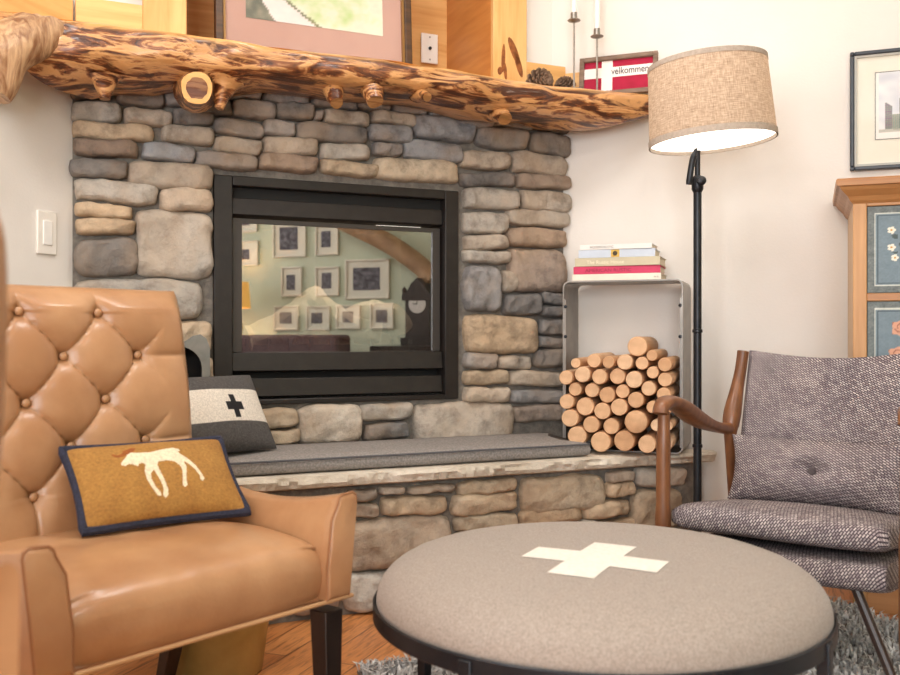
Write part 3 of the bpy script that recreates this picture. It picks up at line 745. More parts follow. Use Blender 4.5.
m = MB(); m.box(RT0+.004, RT0+.010, -RD+.002, -RD+.006, RZ0+.02, RZ1-.06); m.build('front_flange', steel_m, rack, smooth=False); m = MB(); m.box(RT1-.010, RT1-.004, -RD+.002, -RD+.006, RZ0+.02, RZ1-.06); m.build('front_flange', steel_m, rack, smooth=False)
for x in (RT0+.009, RT1-.009):
    for z in (RZ1-.085, RZ1-.185):
        m = MB(); m.lathe([(.006,0),(.005,.003),(.0,.004)], 10, Matrix.Translation((x, -RD+.002, z)) @ Matrix.Rotation(PI/2, 4, 'X')); m.build('bolt', lampblk_m, rack)
LG = [  # (x, y, r) of the sawn ends, read off a 4.22x enlargement that starts at (540, 320); rows bottom to top
 ('bottom row', [(155,490,44),(255,515,46),(353,512,47),(452,525,46),(550,525,40)]),
 ('second row', [(125,415,42),(215,442,36),(298,450,38),(405,430,52),(492,445,38),(560,450,30)]),
 ('third row', [(105,345,36),(187,367,41),(262,385,38),(335,368,38),(405,338,35),(475,368,35),(550,375,36)]),
 ('fourth row', [(145,293,33),(217,297,32),(282,317,35),(347,302,31),(457,290,33),(522,315,33)]),
 ('fifth row', [(105,243,33),(180,230,40),(252,240,33),(325,238,35),(398,252,38),(475,222,35),(550,252,41)]),
 ('top row', [(150,182,27),(225,172,31),(290,178,26),(358,178,34),(428,183,34),(530,188,30)]),
 ('peak', [(408,112,43),(470,150,28)])]
LD = .345
logs = []
for row, lst in LG:
    for k, (x, y, r) in enumerate(lst):
        X, Z = rpx(540 + x/4.22, 320 + y/4.22, LD); logs.append([X, Z, r/4.22*3.02/F*1.0, row, k, len(lst), X, Z])
for it in range(400):
    for a in range(len(logs)):
        A = logs[a]
        for b in range(a+1, len(logs)):
            B = logs[b]; dx = B[0]-A[0]; dz = B[1]-A[1]; d = math.hypot(dx, dz); ov = A[2]+B[2]+.0006-d
            if ov > 0:
                if it > 20: A[2] -= ov*.22; B[2] -= ov*.22
                k = ov*.5/max(d, 1e-6); A[0] -= dx*k; A[1] -= dz*k; B[0] += dx*k; B[1] += dz*k
        if it < 360: A[0] += (A[6]-A[0])*.08; A[1] += (A[7]-A[1])*.08
        A[0] = min(max(A[0], RT0+.0175+A[2]), RT1-.0175-A[2]); A[1] = max(A[1], RZ0+.0045+A[2])
ORD = ['first', 'second', 'third', 'fourth', 'fifth', 'sixth', 'seventh']
rnd = random.Random(3)
for X, Z, r, row, k, n, _x, _z in logs:
    m = MB(); sd = rnd.random()*50; L = LD - .02 + rnd.uniform(-.012, .006); rings = []
    for y, q in ((0,.9),(.003,.985),(.012,1),(L*.5,1),(L-.01,1),(L,.95)):
        rings.append([(r*q*(.985+.015*nz(math.cos(a)*1.5+sd, math.sin(a)*1.5, y*3))*math.cos(a), y, r*q*(.985+.015*nz(math.cos(a)*1.5+sd, math.sin(a)*1.5, y*3))*math.sin(a)) for a in [2*PI*i/22 for i in range(22)]])
    m.loft(rings); 
    o = m.build('firewood_log', wood_m, angle=45, fixn=True)
    o.location = rpt(X, L+.02, Z); o.rotation_euler = (0, 0, AR + math.radians(2.0))
    if row == 'peak':
        lb = 'round peeled firewood log on the very top of the stack' if k == 0 else 'small peeled log half hidden right behind the topmost log'
    elif row == 'second row' and k == 3: lb = 'thickest firewood log, fourth from the left in the second row up'
    else: lb = 'peeled firewood log, %s from the left in the %s of the rack' % (ORD[k], {'bottom row':'bottom row', 'second row':'second row up', 'third row':'third row up', 'fourth row':'fourth row up', 'fifth row':'fifth row up', 'top row':'sixth row up'}[row])
    tag(o, lb, 'firewood log', 'peeled firewood logs in the rack')
# books
bz = RZ1 + .001
BK = [ # x0, x1, y0(top px), y1(bottom px), colour, label, spine text, text colour
 (572.3, 661, 273.2, 279.2, (242,232,216), 'white hardback book at the bottom of the stack, under the red book', '', None),
 (573.5, 660, 266.0, 273.0, (212,58,100), 'raspberry red hardback book, second from the bottom of the stack', 'AMERICAN RUSTIC', (150,26,62)),
 (575.0, 660, 257.6, 265.4, (206,196,168), 'khaki beige hardback book in the middle of the stack', 'The Rustic House', (236,228,206)),
 (578.5, 655, 249.6, 257.0, (206,216,230), 'pale blue hardback book with a small gold clock picture on its spine', '', None),
 (580.0, 652, 244.4, 249.0, (240,238,234), 'thin white hardback book on top of the stack', 'MODERN RUSTIC', (120,114,110))]
paper_c = paper_m
BYAW = AR + math.radians(1)
for i, (x0, x1, ya, yb, c, lb, tx, tc) in enumerate(BK):
    a, _ = rpx(x0, 265, RD-.01); b, _ = rpx(x1, 265, RD-.01); th = (yb-ya)*3.17/F*1.07; L = (b-a)*1.0; D = .165 - .006*i
    r = root('book', rpt(a, RD-.01, bz), BYAW + math.radians([0,.6,-.8,.5,-.4][i]), lb, 'book', 'stack of books on the firewood rack')
    cm = M('book_cover', c, tuple(max(0, q-8) for q in c), ns=20, r=.55)
    m = MB(); m.box(0, L, 0, D, 0, .0022); m.box(0, L, 0, D, th-.0022, th); m.box(0, L, -.0012, .003, 0, th); m.build('cover', cm, r, smooth=False, bevel=.0009)
    m = MB(); m.box(.004, L-.004, .003, D-.004, .0022, th-.0022); m.build('pages', paper_c, r, smooth=False)
    if tx: text_part('spine_title', tx, th*.62, M('spine_ink', tc, r=.6), r, (L*.14, -.0016, th*.27), (PI/2, 0, 0), 1.15 if i == 1 else 1.0)
    if i == 3:
        m = MB(); m.box(L*.43, L*.43+th*1.05, -.0022, -.0012, .001, th-.001); pl = m.build('spine_picture', M('gold_picture', (196,150,44), (226,190,92), ns=90, r=.5), r, smooth=False)
        m = MB(); cx_ = L*.43+th*.52; m.add([(cx_+th*.3*math.cos(q*PI/8), -.0026, th*.5+th*.3*math.sin(q*PI/8)) for q in range(16)], [tuple(range(16))[::-1]]); m.box(cx_-.0006, cx_+.0006, -.0029, -.0027, th*.5, th*.78); m.build('spine_clock', M('clock_ink', (70,54,30), r=.6), r, smooth=False)
    if i == 0: text_part('spine_mark', 'o o', th*.5, M('spine_ink', (90,80,70), r=.6), r, (L*.92, -.0016, th*.3), (PI/2, 0, 0))
    bz += th + .0004

# ------------------------------------------------------------------ cushions
def pillow(w, h, t, name, colfn, mat, parent, nu=120, nv=70, pinch=.05, dimple=None, both=True, uvs=True, wr=0.004, pw=.42):
    m = MB()
    def prof(u, v, sgn):
        a, b = 2*u-1, 2*v-1
        x = a*w/2*(1 - pinch*(1-b*b)); z = b*h/2*(1 - pinch*(1-a*a))
        e = max(0, (1-a*a)*(1-b*b)); y = t/2*e**pw
        y += wr*nz(x*9, z*9, sgn*3)*min(1, e*4)
        if dimple: y -= dimple*math.exp(-((x/.035)**2 + (z/.028)**2)) + dimple*.35*math.exp(-((x/.12)**2 + (z/.02)**2))
        return (x, -sgn*max(0, y) if e > 0 else 0, z + h/2)
    m.grid(lambda u, v: prof(u, v, 1), nu, nv, lambda u, v: ((u-.5)*w, v*h), (lambda u, v: lin(colfn(u, v, 1))) if colfn else None)
    k = 3 if both else 1
    m.grid(lambda u, v: prof(u, v, -1), nu//k, nv//k, lambda u, v: ((u-.5)*w, v*h), (lambda u, v: lin(colfn(u, v, -1))) if colfn else None, flip=True)
    return m.build(name, mat, parent), prof
def edge_pts(prof, n=30):
    P = []
    for k in range(n): P.append(prof(k/n, 0, 1))
    for k in range(n): P.append(prof(1, k/n, 1))
    for k in range(n): P.append(prof(1-k/n, 1, 1))
    for k in range(n): P.append(prof(0, 1-k/n, 1))
    return [(p[0], 0, p[2]) for p in P]
def in_poly(x, y, P):
    c = False; j = len(P)-1
    for i in range(len(P)):
        if (P[i][1] > y) != (P[j][1] > y) and x < (P[j][0]-P[i][0])*(y-P[i][1])/(P[j][1]-P[i][1])+P[i][0]: c = not c
        j = i
    return c
# striped cushion with a black cross, leaning at the left end of the hearth
def stripe(u, v, s):
    n = nz(u*60, v*50, 1)*8
    if .30 < v + (u-.5)*.0 < .735:
        if s > 0 and (abs(u-.70) < .025 and abs(v-.50) < .155 or abs(v-.50) < .055 and abs(u-.70) < .072): return (30,30,34)
        return (238+n, 230+n, 218+n)
    return (90+n*1.6, 87+n*1.6, 86+n*1.6)
cp = root('striped_cushion', label='grey and white striped wool cushion with a small black cross on the hearth', cat='cushion')
pillow(.46, .24, .12, 'cushion_cover', stripe, art_mat('striped_wool', .95, 220), cp, 150, 100)
BRp = Vector((-.497, 2.73, CT+.012)); ea = Vector((.62, .785, 0)).normalized(); ang = math.atan2(ea.y, ea.x)
cp.location = BRp - ea*.23; cp.rotation_euler = (-.52, 0, ang)
# grey metal lantern-like box behind it
gb = root('metal_fireside_box', fpt(.288, .10, HT+.049), AF + math.radians(0), 'grey metal box with a dark arched opening behind the striped cushion', 'metal box')
gm = M('grey_sheet_metal', (120,120,116), (142,142,136), ns=14, r=.45, met=.3)
def arch(w, h, n=14): return [(w*math.cos(PI*q/n), h-w+w*math.sin(PI*q/n)) for q in range(n+1)]
w_, h_ = .085, .335
k = MB(); A = [(.062, 0)] + arch(.062, .30) + [(-.055, 0)]; O = [(w_, 0), (w_, h_-.09), (0.045, h_), (-w_, h_-.085), (-w_, 0)]
# front plate as a ring of quads between the arch and the outline
oa = [(w_, 0)] + [(w_*1.0, h_*.3), (w_, h_*.6), (w_, h_-.04), (.075, h_-.012), (.058, h_), (.04, h_-.004), (.02, h_-.018), (0, h_-.028), (-.02, h_-.04), (-.04, h_-.052), (-.06, h_-.066), (-w_, h_-.085), (-w_, h_*.5), (-w_, h_*.25), (-w_, h_*.1)] + [(-w_, 0)]
nn = min(len(oa), len(A)); A = A[:nn]; A[-1] = (-.062, 0); oa = oa[:nn]; oa[-1] = (-w_, 0)
vs = [(x, -.06, z) for x, z in oa] + [(x, -.06, z) for x, z in A]
k.add(vs, [(i, i+1, nn+i+1, nn+i) for i in range(nn-1)])
vs = [(x, -.06, z) for x, z in oa] + [(x, .06, z) for x, z in oa]; k.add(vs, [(i+1, i, nn+i, nn+i+1) for i in range(nn-1)])
k.build('shell', gm, gb, smooth=False, fixn=True)
k = MB(); k.add([(x, .055, z) for x, z in oa], [tuple(range(nn))]); k.add([(x, -.056, z) for x, z in A] + [(x, .05, z) for x, z in A], [(i, i+1, nn+i+1, nn+i) for i in range(nn-1)]); k.build('dark_inside', blackdk_m, gb, smooth=False)
gb.rotation_euler = (0, 0, AF + math.radians(-8))

# ------------------------------------------------------------------ tufted leather armchair (local: x to its right arm, y backwards, origin at the front edge)
CA = Vector((.639, .769, 0)).normalized(); CB = Vector((-CA.y, CA.x, 0)); CROT = math.atan2(CA.y, CA.x)
BXW = .290; BUT = []
for row in range(5):
    for X in ((-1, 1) if row % 2 == 0 else (-2, 0, 2)): BUT.append((X*.081, .83 - row*.0865))
def make_armchair(label, group):
    r = root('tufted_armchair', label=label, cat='armchair', group=group)
    # --- back
    Z0, Z1 = .30, .883; LEAN = .165
    def puff(x, z):
        X = x/.081; Zq = (z-.83)/.0865
        ax = abs(X)
        if Zq > 0: e = abs(math.sin(PI*(X+1)/2)) if ax < 2 else 1.0; e = e**.22; f = 1.0
        elif Zq < -4: e = abs(math.sin(PI*(X+1)/2))**.22 if ax < 2.2 else 1.0
        else:
            i, j = (X+Zq+1)/2, (X-Zq+1)/2
            e = (abs(math.sin(PI*i))*abs(math.sin(PI*j)))**.20
            if ax > 2: 
                k = min(1, (ax-2)/.7); e2 = (abs(math.sin(PI*(Zq+1)/2)))**.22; e = e*(1-k) + e2*k
        dd = 0; dw = 0
        for bx, bz in BUT:
            q = ((x-bx)**2 + (z-bz)**2)
            if q < .012: dd += math.exp(-q/.00022); dw += math.exp(-q/.0012)
        return .026*e - .010*min(1, dd) - .008*min(1, dw)
    def half(z): return BXW + .012*math.sin(PI*min(1, max(0, (z-.45)/.5))) - .0
    def bp(u, v):
        x = (2*u-1); z = Z0 + (Z1-Z0)*v
        W = half(z); px_ = x*W
        edge = (1-abs(x)**9)**.5 * (1-max(0, (v-.5)*2)**14)**.5
        y = .0 - (.012 + puff(px_, z)*min(1, (1-abs(x))*9)*min(1, (1-v)*14) + .030)*edge
        return px_, y, z
    def tilt(p): 
        x, y, z = p; return (x, .455 + y + max(0, z-.38)*LEAN, z)
    m = MB()
    m.grid(lambda u, v: tilt(bp(u, v)), 150, 170)
    # side, top and rear shell
    def shell(u, v):
        z = Z0 + (Z1-Z0)*v; W = half(z); a = u
        x = W*(1-2*u); y = .095*(1-abs(2*u-1)**8)**.5*(1-max(0, (v-.5)*2)**14)**.5
        return tilt((x, y, z))
    m.grid(shell, 60, 60)
    m.build('backrest', leather_m, r, merge=True, angle=None)
    for bx, bz in BUT:
        k = MB(); k.lathe([(.0,-.004),(.0075,-.003),(.0085,.001),(.0065,.004),(.0035,.0055),(0,.006)], 16, Matrix.Rotation(PI/2, 4, 'X'))
        b = k.build('button', leather_m, r); p = tilt((bx, -.043, bz)); b.location = (p[0], p[1], p[2])
    # --- seat
    m = MB()
    SW_ = .250
    def seat(u, v):
        x = (2*u-1); V = v
        # profile around: from bottom front up over the nose to the back
        prof = [(.004,.300),(-.004,.315),(-.010,.345),(-.008,.372),(.006,.394),(.035,.409),(.09,.420),(.2,.427),(.33,.424),(.47,.412)]
        y, z, _ = SEATP[round(V*54)]
        e = (1-abs(x)**6)
        z2 = .300 + (z-.300)*(.86+.14*e) if z > .31 else z
        y2 = y + (.012 if V < .5 else 0)*(1-e)
        n = nz(x*3, y*7, 4)*.004 + nz(x*6, y*12, 9)*.002
        return (x*SW_, y2, z2 + n*min(1, max(0, (V-.2)*3)))
    SEATP = catmull([(a, b, 0) for a, b in [(.004,.300),(-.004,.318),(-.009,.345),(-.006,.374),(.008,.396),(.04,.411),(.10,.422),(.2,.428),(.33,.424),(.47,.412)]], 6)
    m.grid(seat, 40, 54)
    m.add([(-SW_,.004,.300),(SW_,.004,.300),(SW_,.47,.300),(-SW_,.47,.300)], [(3,2,1,0)])
    m.build('seat', leather_m, r, angle=None)
    # --- arms
    for s in (-1, 1):
        m = MB(); rings = []
        for k in range(25):
            t = k/24; y = -.012 + t*.56
            zt = .491 - .028*math.sin(PI*min(1, t*1.25)) + .11*max(0, (t-.72)/.28)**1.6
            fl = (1-t)**2
            xo_b, xo_t = .299, .319 - .010*t; xi_t = .272 - .004*t; xi_b = .245
            zm = .400
            xm = .250 + .010*(1-fl)
            P = [(xo_b,.300),(xo_b+(xo_t-xo_b)*.5,.40),(xo_t-.001,zt-.014),(xo_t-.003,zt-.005),(xo_t-.010,zt),(xi_t+.009,zt-.002),(xi_t+.002,zt-.008),(xi_t-.001,zt-.018),((xi_t+xm)/2-.005,(zt+zm)/2),(xm,zm),(xi_b,.36),(xi_b,.300)]
            rings.append([(s*x, y, z) for x, z in (P if s > 0 else P[::-1])])
        # rounded front
        fr = []
        for q, dy in ((.90, -.006), (.97, -.003)):
            c = Vector((s*.30, 0, .40)); fr.append([tuple(c + (Vector((p[0], 0, p[2]))-c)*q + Vector((0, rings[0][0][1]+dy, 0))) for p in rings[0]])
        m.loft(fr + rings)
        m.build('arm', leather_m, r, angle=40, fixn=True)
        k = MB(); P = rings[0]; idx = [0,1,2,3,4,5,6,7,8,9,10,11] 
        k.tube([(P[i][0]*1.0, -.013, P[i][2]) for i in idx], .0026, 6); k.build('seam_piping', leatherdk_m, r)
    # --- frame rail, welt and legs
    m = MB(); m.box(-.301, .301, .008, .50, .290, .304); m.build('seat_rail', leather_m, r, smooth=False, bevel=.006)
    m = MB(); m.tube([(-.309,.50,.298),(-.309,.1,.298),(-.309,-.012,.298),(-.15,-.010,.298),(0,-.008,.298),(.15,-.010,.298),(.309,-.012,.298),(.309,.1,.298),(.309,.50,.298)], .004, 8); m.build('welt', M('pale_welt', (190,150,108), r=.5), r)
    for s in (-1, 1):
        for fy in (0, 1):
            m = MB(); a = .022; b = .015; x0 = s*.275; y0 = .022 if fy == 0 else .46; x1 = x0 + s*.0; y1 = y0 - .006 if fy == 0 else y0 + .09
            m.add([(x0+i*a, y0+j*a, .274) for i, j in ((-1,-1),(1,-1),(1,1),(-1,1))] + [(x1+i*b, y1+j*b, 0) for i, j in ((-1,-1),(1,-1),(1,1),(-1,1))], [(0,1,2,3),(7,6,5,4),(1,0,4,5),(2,1,5,6),(3,2,6,7),(0,3,7,4)])
            m.build('leg', legdk_m, r, smooth=False, bevel=.002, fixn=True)
    return r
chair = make_armchair('tan leather button-tufted armchair holding the mustard moose cushion', 'tan leather armchairs')
chair.location = Vector((-.197, 1.78, 0)) - CA*.302; chair.rotation_euler = (0, 0, CROT)
near = copy_tree(chair); near['label'] = 'tan leather armchair seen only as a blurred edge at the left border'
near.location = (-.949, .93, 0); near.rotation_euler = (0, 0, math.radians(225))

# moose cushion on the armchair
MOOSE = [[(145,155),(152,143),(175,130),(200,112),(225,102),(260,108),(330,112),(400,104),(470,98),(500,106),(505,114),(488,120),(500,135),(535,158),(565,185),(585,220),(594,240),(578,252),(566,244),(570,228),(550,200),(525,180),(500,165),(506,190),(492,220),(482,240),(480,262),(462,270),(452,260),(462,235),(474,205),(470,185),(445,165),(400,158),(350,160),(340,175),(345,200),(358,240),(364,270),(358,290),(340,298),(330,286),(340,268),(335,240),(318,205),(312,190),(290,205),(285,225),(300,258),(322,278),(318,290),(300,286),(275,255),(258,222),(258,195),(275,165),(262,158),(240,160),(232,170),(205,158),(185,155),(165,162)]]
ANT = [(118,104),(130,98),(150,108),(180,100),(186,88),(210,84),(245,76),(262,80),(250,95),(225,104),(200,112),(175,118),(150,120),(130,116)]
def fit(P): return [((x+55)/905.0 + .035, .16 + (298-y)/(298-76.0)*.70) for x, y in P]
MU = fit(MOOSE[0]); AU = fit(ANT)
def moose(u, v, s):
    n = nz(u*40, v*60, 1)*10 + nz(u*9, v*4, 6)*10
    # read through the cushion's perspective: the drawn figure leans with the cushion
    if s > 0:
        if in_poly(u, v, MU): return (236+n*.4, 220+n*.4, 190+n*.4)
        if in_poly(u, v, AU): return (150+n*.5, 84+n*.5, 34)
    return (166+n, 120+n, 58+n*.6)
mc = root('moose_cushion', label='mustard lumbar cushion with a cream moose and navy piping on the leather armchair', cat='cushion')
_o, _pf = pillow(.315, .185, .085, 'cushion_cover', moose, art_mat('mustard_wool', .95, 200), mc, 250, 140)
m = MB(); m.tube(edge_pts(_pf), .009, 8, closed=True); m.build('piping', navy_m, mc)
def at_h(px, py, h): r_ = ray(px, py); k = (h-CAM_H)/r_.z; return Vector((r_.x*k, k, h))
mc.location = chair.location + CA*.087 + CB*.243 + Vector((0, 0, .437)); mc.rotation_euler = (-.779, 0, CROT - .211)

# brass waste bin beside the armchair
bb = root('brass_bin', (-.545, 2.225, 0), 0, 'tapered round brass bin on the floor behind the leather armchair', 'bin')
m = MB(); m.lathe([(.0,.0),(.100,.0),(.104,.004),(.140,.27),(.143,.275),(.140,.278),(.136,.274),(.101,.010),(.0,.008)], 48, cap0=False, cap1=False); m.build('body', brass_m, bb, angle=50)
m = MB(); m.tube([(.1405*math.cos(a), .1405*math.sin(a), .276) for a in [2*PI*q/40 for q in range(40)]], .004, 8, closed=True); m.build('rim', brass_m, bb)

# ------------------------------------------------------------------ round ottoman
OT = Vector((.268, 1.734, 0)); OR = .402; RIM = .30
ot = root('round_ottoman', OT, math.radians(-27.5), 'round grey felt ottoman with a white cross on a black metal base', 'ottoman')
def otop(rr_): 
    q = min(1, rr_/OR); return RIM + .004 + .082*(max(0, 1-q**7))**.45 + .012*(1-q*q)
m = MB(); m.lathe([(.0,RIM),(OR-.015,RIM)] + [(OR*math.sin(PI/2*t/26) if t < 26 else OR, 0) for t in []] + [(x*OR, otop(x*OR)) for x in (1.0,.998,.993,.985,.97,.95,.92,.88,.82,.74,.64,.5,.35,.2,.08)] + [(0.0, otop(0))], 96, cap0=False, cap1=False)
m.build('upholstered_top', felt_m, ot, angle=None)
def crossuv(c, w, L):
    k = MB()
    for (x0, x1, y0, y1) in ((-L, L, -w, w), (-w, w, w, L), (-w, w, -L, -w)):
        k.grid(lambda u, v: ((x0+(x1-x0)*u)+c[0], (y0+(y1-y0)*v)+c[1], otop(math.hypot(x0+(x1-x0)*u+c[0], y0+(y1-y0)*v+c[1]))+.0012), 16, 8)
    return k
crossuv((.026, -.090), .040, .120).build('white_cross', creamfelt_m, ot)
m = MB(); m.lathe([(OR-.02,RIM-.022),(OR+.004,RIM-.022),(OR+.006,RIM-.020),(OR+.006,RIM+.006),(OR+.003,RIM+.008),(OR+.0,RIM+.006),(OR-.0,RIM-.004),(OR-.02,RIM-.004)], 96, cap0=False, cap1=False); m.v += []; m.build('rim_band', lampblk_m, ot, angle=40)
for q in range(4):
    a = math.radians(53 + 27.5 + 90*q); m = MB(); Mx = Matrix.Rotation(a, 4, 'Z')
    m.box(OR-.010, OR+.010, -.012, .012, 0, RIM+.002, Mx); m.build('leg', lampblk_m, ot, smooth=False, bevel=.002)
    m = MB(); m.lathe([(.0,0),(.014,0),(.014,.006),(.0,.006)], 16, Matrix.Translation(Mx @ Vector((OR, 0, 0)))); 
for q in range(2):
    a = math.radians(53 + 27.5 + 90*q); m = MB(); Mx = Matrix.Rotation(a, 4, 'Z')
    pts = [Mx @ Vector((OR*math.cos(PI*t/16), 0, .10 + .12*math.sin(PI*t/16)*(1 if q == 0 else .88))) for t in range(17)]
    m.tube(pts, .009, 10); m.build('stretcher', lampblk_m, ot)

# ------------------------------------------------------------------ lounge chair (local: x along its front edge, y backwards)
LA = Vector((.82, -.57, 0)).normalized(); LF = Vector((.523, 2.23, 0)); LROT = math.atan2(LA.y, LA.x)
lc = root('lounge_chair', LF, LROT, 'low wooden lounge chair with grey tweed cushions beside the floor lamp', 'lounge chair')
LW = .460
def soft_slab(x0, x1, y0, y1, z0, z1, r, crown=.012, sagf=None):
    """rounded upholstered slab as a closed loft along x"""
    m = MB(); rings = []; n = 28
    for k in range(n+1):
        t = k/n; e = 1 - abs(2*t-1)**10; q = .55 + .45*e**.5 if e < 1 else 1
        x = x0 + (x1-x0)*t; ring = []
        yc, zc = (y0+y1)/2, (z0+z1)/2; hy, hz = (y1-y0)/2, (z1-z0)/2
        for a in range(36):
            th = 2*PI*a/36; c, s = math.cos(th), math.sin(th)
            yy = hy*abs(c)**.35*(1 if c >= 0 else -1); zz = hz*abs(s)**.45*(1 if s >= 0 else -1)
            kk = (1 - (1-q)*min(hz, r)/hz, 1 - (1-q)*min(hz, r)/max(hy, 1e-6))
            zz *= kk[0]; yy *= kk[1]
            if s > 0: zz += crown*(1-(yy/hy)**2)*(1-(2*t-1)**2)
            p = [x, yc+yy, zc+zz]
            p[2] += nz(x*6, yy*6, 3)*.003
            if sagf: p = sagf(p)
            ring.append(tuple(p))
        rings.append(ring)
    m.loft(rings); return m
soft_slab(-.005, LW+.005, -.01, .50, .305, .375, .03, .014, lambda p: [p[0], p[1], p[2] + .02 - .125*max(0, p[1])]).build('seat_cushion', tweed_m, lc, angle=60)
soft_slab(.0, LW, .0, .48, .238, .312, .012, 0, lambda p: [p[0], p[1], p[2] - .115*max(0, p[1])]).build('seat_base', tweed_m, lc, angle=60)
# back: thin upholstered panel, reclined
m = MB()
def backf(sgn):
    def f(u, v):
        x = -.0 + u*LW + (.5-u)*.03*v; z = .345 + v*.40 - .02*v*math.sin(PI*u)*1.0
        y = .445 + v*.085 + .02*math.sin(PI*u)
        e = (1-abs(2*u-1)**12)**.5*(1-abs(2*v-1)**12)**.5
        return (x, y - sgn*.020*e - (sgn > 0)*.004*nz(u*5, v*5), z)
    return f
m.grid(backf(1), 50, 44, lambda u, v: (u*LW, v*.42)); m.grid(backf(-1), 50, 44, lambda u, v: (u*LW, v*.42), flip=True)
m.build('backrest', tweed_m, lc, merge=False, angle=None)
# lumbar pillow tied to the back with one button (a part of the set)
def lump(u, v): return None
lp_root = root('lumbar_pillow', label='grey tweed lumbar pillow with one button on the wooden lounge chair', cat='pillow')
_o, _p2 = pillow(LW-.012, .172, .165, 'pillow_cover', None, tweed_m, lp_root, 90, 60, .06, dimple=.026, wr=.008, pw=.62)
k = MB(); k.lathe([(0,-.003),(.010,-.002),(.011,.001),(.007,.005),(0,.006)], 16, Matrix.Rotation(PI/2, 4, 'X')); k.v = [(a, b-.050, c+.084) for a, b, c in k.v]; k.build('button', M('dark_button', (72,64,66), (92,84,84), ns=90, r=.9), lp_root)
lp_root.location = LF + LA*(LW/2+.005) + Vector((-LA.y, LA.x, 0))*.352 + Vector((0, 0, .354)); lp_root.rotation_euler = (-.24, 0, LROT)
for s in (0, 1):
    X = -.022 if s == 0 else LW + .046; sg_ = -1 if s == 0 else 1
    m = MB(); m.tube(catmull([(X, .0, .605), (X, -.004, .45), (X+sg_*.0, -.006, .25), (X, -.004, 0)], 6), [.0145]*3 + [.017]*6 + [.019]*6 + [.016]*4, 14); m.build('front_leg', teak_m, lc)
    # arm: flat sculpted rest from the front post down to the rear joint
    m = MB(); P = catmull([(X, -.022, .600), (X, -.012, .618), (X, .03, .628), (X, .10, .612), (X, .20, .578), (X, .31, .550), (X-sg_*.006, .42, .533), (X-sg_*.014, .452, .545)], 6)
    rings = []
    nP = len(P)
    for i, p in enumerate(P):
        t = i/(nP-1); w = .019 + .013*math.sin(PI*min(1, max(0, (t-.12)/.75)))**1.2; h = .014 + .006*math.exp(-((t-.55)/.15)**2) + .006*(t > .8)*(t-.8)*5
        if i == 0: w *= .6; h *= .6
        tn = (P[min(i+1, nP-1)] - P[max(i-1, 0)]).normalized(); up = Vector((1, 0, 0)).cross(tn).normalized()
        rings.append([p + Vector((1, 0, 0))*w*math.cos(q*PI/8) + up*h*(abs(math.sin(q*PI/8))**.8)*(1 if math.sin(q*PI/8) >= 0 else -1) for q in range(16)])
    m.loft(rings); m.build('arm', teak_m, lc, fixn=True, angle=60)
    m = MB(); P = catmull([(X-sg_*.0, .56, 0), (X-sg_*.002, .525, .18), (X-sg_*.006, .480, .36), (X-sg_*.010, .447, .50), (X-sg_*.012, .450, .555), (X-sg_*.016, .474, .62), (X-sg_*.022, .498, .69), (X-sg_*.026, .508, .742)], 6)
    nP = len(P); m.tube(P, [.013 + .009*math.exp(-((i/(nP-1)-.60)/.14)**2) + .003*(i/(nP-1)) for i in range(nP)], 14); m.build('rear_leg', teak_m, lc)
    m = MB(); m.tube([(LW/2 + sg_*.165, .03, .25), (X - sg_*.008, .0, .018)], .0105, 10); m.build('brace', M('dark_brace', (46,34,30), (60,44,38), ns=9, r=.4), lc)
m = MB(); m.tube([(-.03, .46, .30), (LW+.03, .46, .30)], .012, 10); m.build('rear_rail', teak_m, lc)

# ------------------------------------------------------------------ floor lamp
LP = Vector((.7607, 2.92, 0)); fl = root('floor_lamp', LP, 0, 'tall black floor lamp with a tilted beige linen drum shade, switched on', 'floor lamp')
m = MB(); m.lathe([(0,0),(.120,0),(.125,.004),(.125,.014),(.119,.018),(.02,.022),(.018,.035),(.0125,.04)], 48); m.build('base', lampblk_m, fl, angle=50)
m = MB(); m.lathe([(.0125,.03),(.0125,1.25)], 20); m.build('pole', lampblk_m, fl)
for z in (.447, .80):
    m = MB(); m.lathe([(.0125,z-.006),(.0155,z-.004),(.0155,z+.004),(.0125,z+.006)], 20); m.build('collar', lampblk_m, fl)
m = MB(); m.lathe([(.0125,1.225),(.018,1.235),(.018,1.268),(.014,1.275),(.009,1.278)], 20); m.lathe([(.0,0),(.012,0),(.014,.004),(.014,.014),(.009,.018),(.0,.018)], 16, Matrix.Translation((.006,-.014,1.258)) @ Matrix.Rotation(PI/2, 4, 'X')); m.build('joint', lampblk_m, fl, angle=45)
m = MB(); m.tube([(0,0,1.27),(0,0,1.345),(0,-.012,1.372),(-.001,-.05,1.385),(-.002,-.17,1.386)], .0085, 14); m.build('upper_stem', lampblk_m, fl)
m = MB(); m.tube(catmull([(-.012,-.05,1.362),(-.018,-.045,1.345),(-.026,-.036,1.31),(-.034,-.028,1.245)], 5), [.004]*5 + [.006]*2 + [.0095]*8 + [.008], 12); m.build('lever_handle', lampblk_m, fl)
sh = root('shade', (-.002, -.172, 1.349)); sh.parent = fl; sh.rotation_euler = (math.radians(0), math.radians(-4.2), 0)
SB, ST, SHH = .179, .167, .222
m = MB(); m.grid(lambda u, v: ((SB+(ST-SB)*v)*math.cos(-2*PI*u), -(SB+(ST-SB)*v)*math.sin(2*PI*u)*-1*-1, SHH*v), 72, 8, lambda u, v: (u*1.15, v*.25), closed_u=True)
sf = m.build('fabric', linen_m, sh)
trimsh = M('linen_trim', (172,158,144), (190,176,162), ns=120, r=.9)
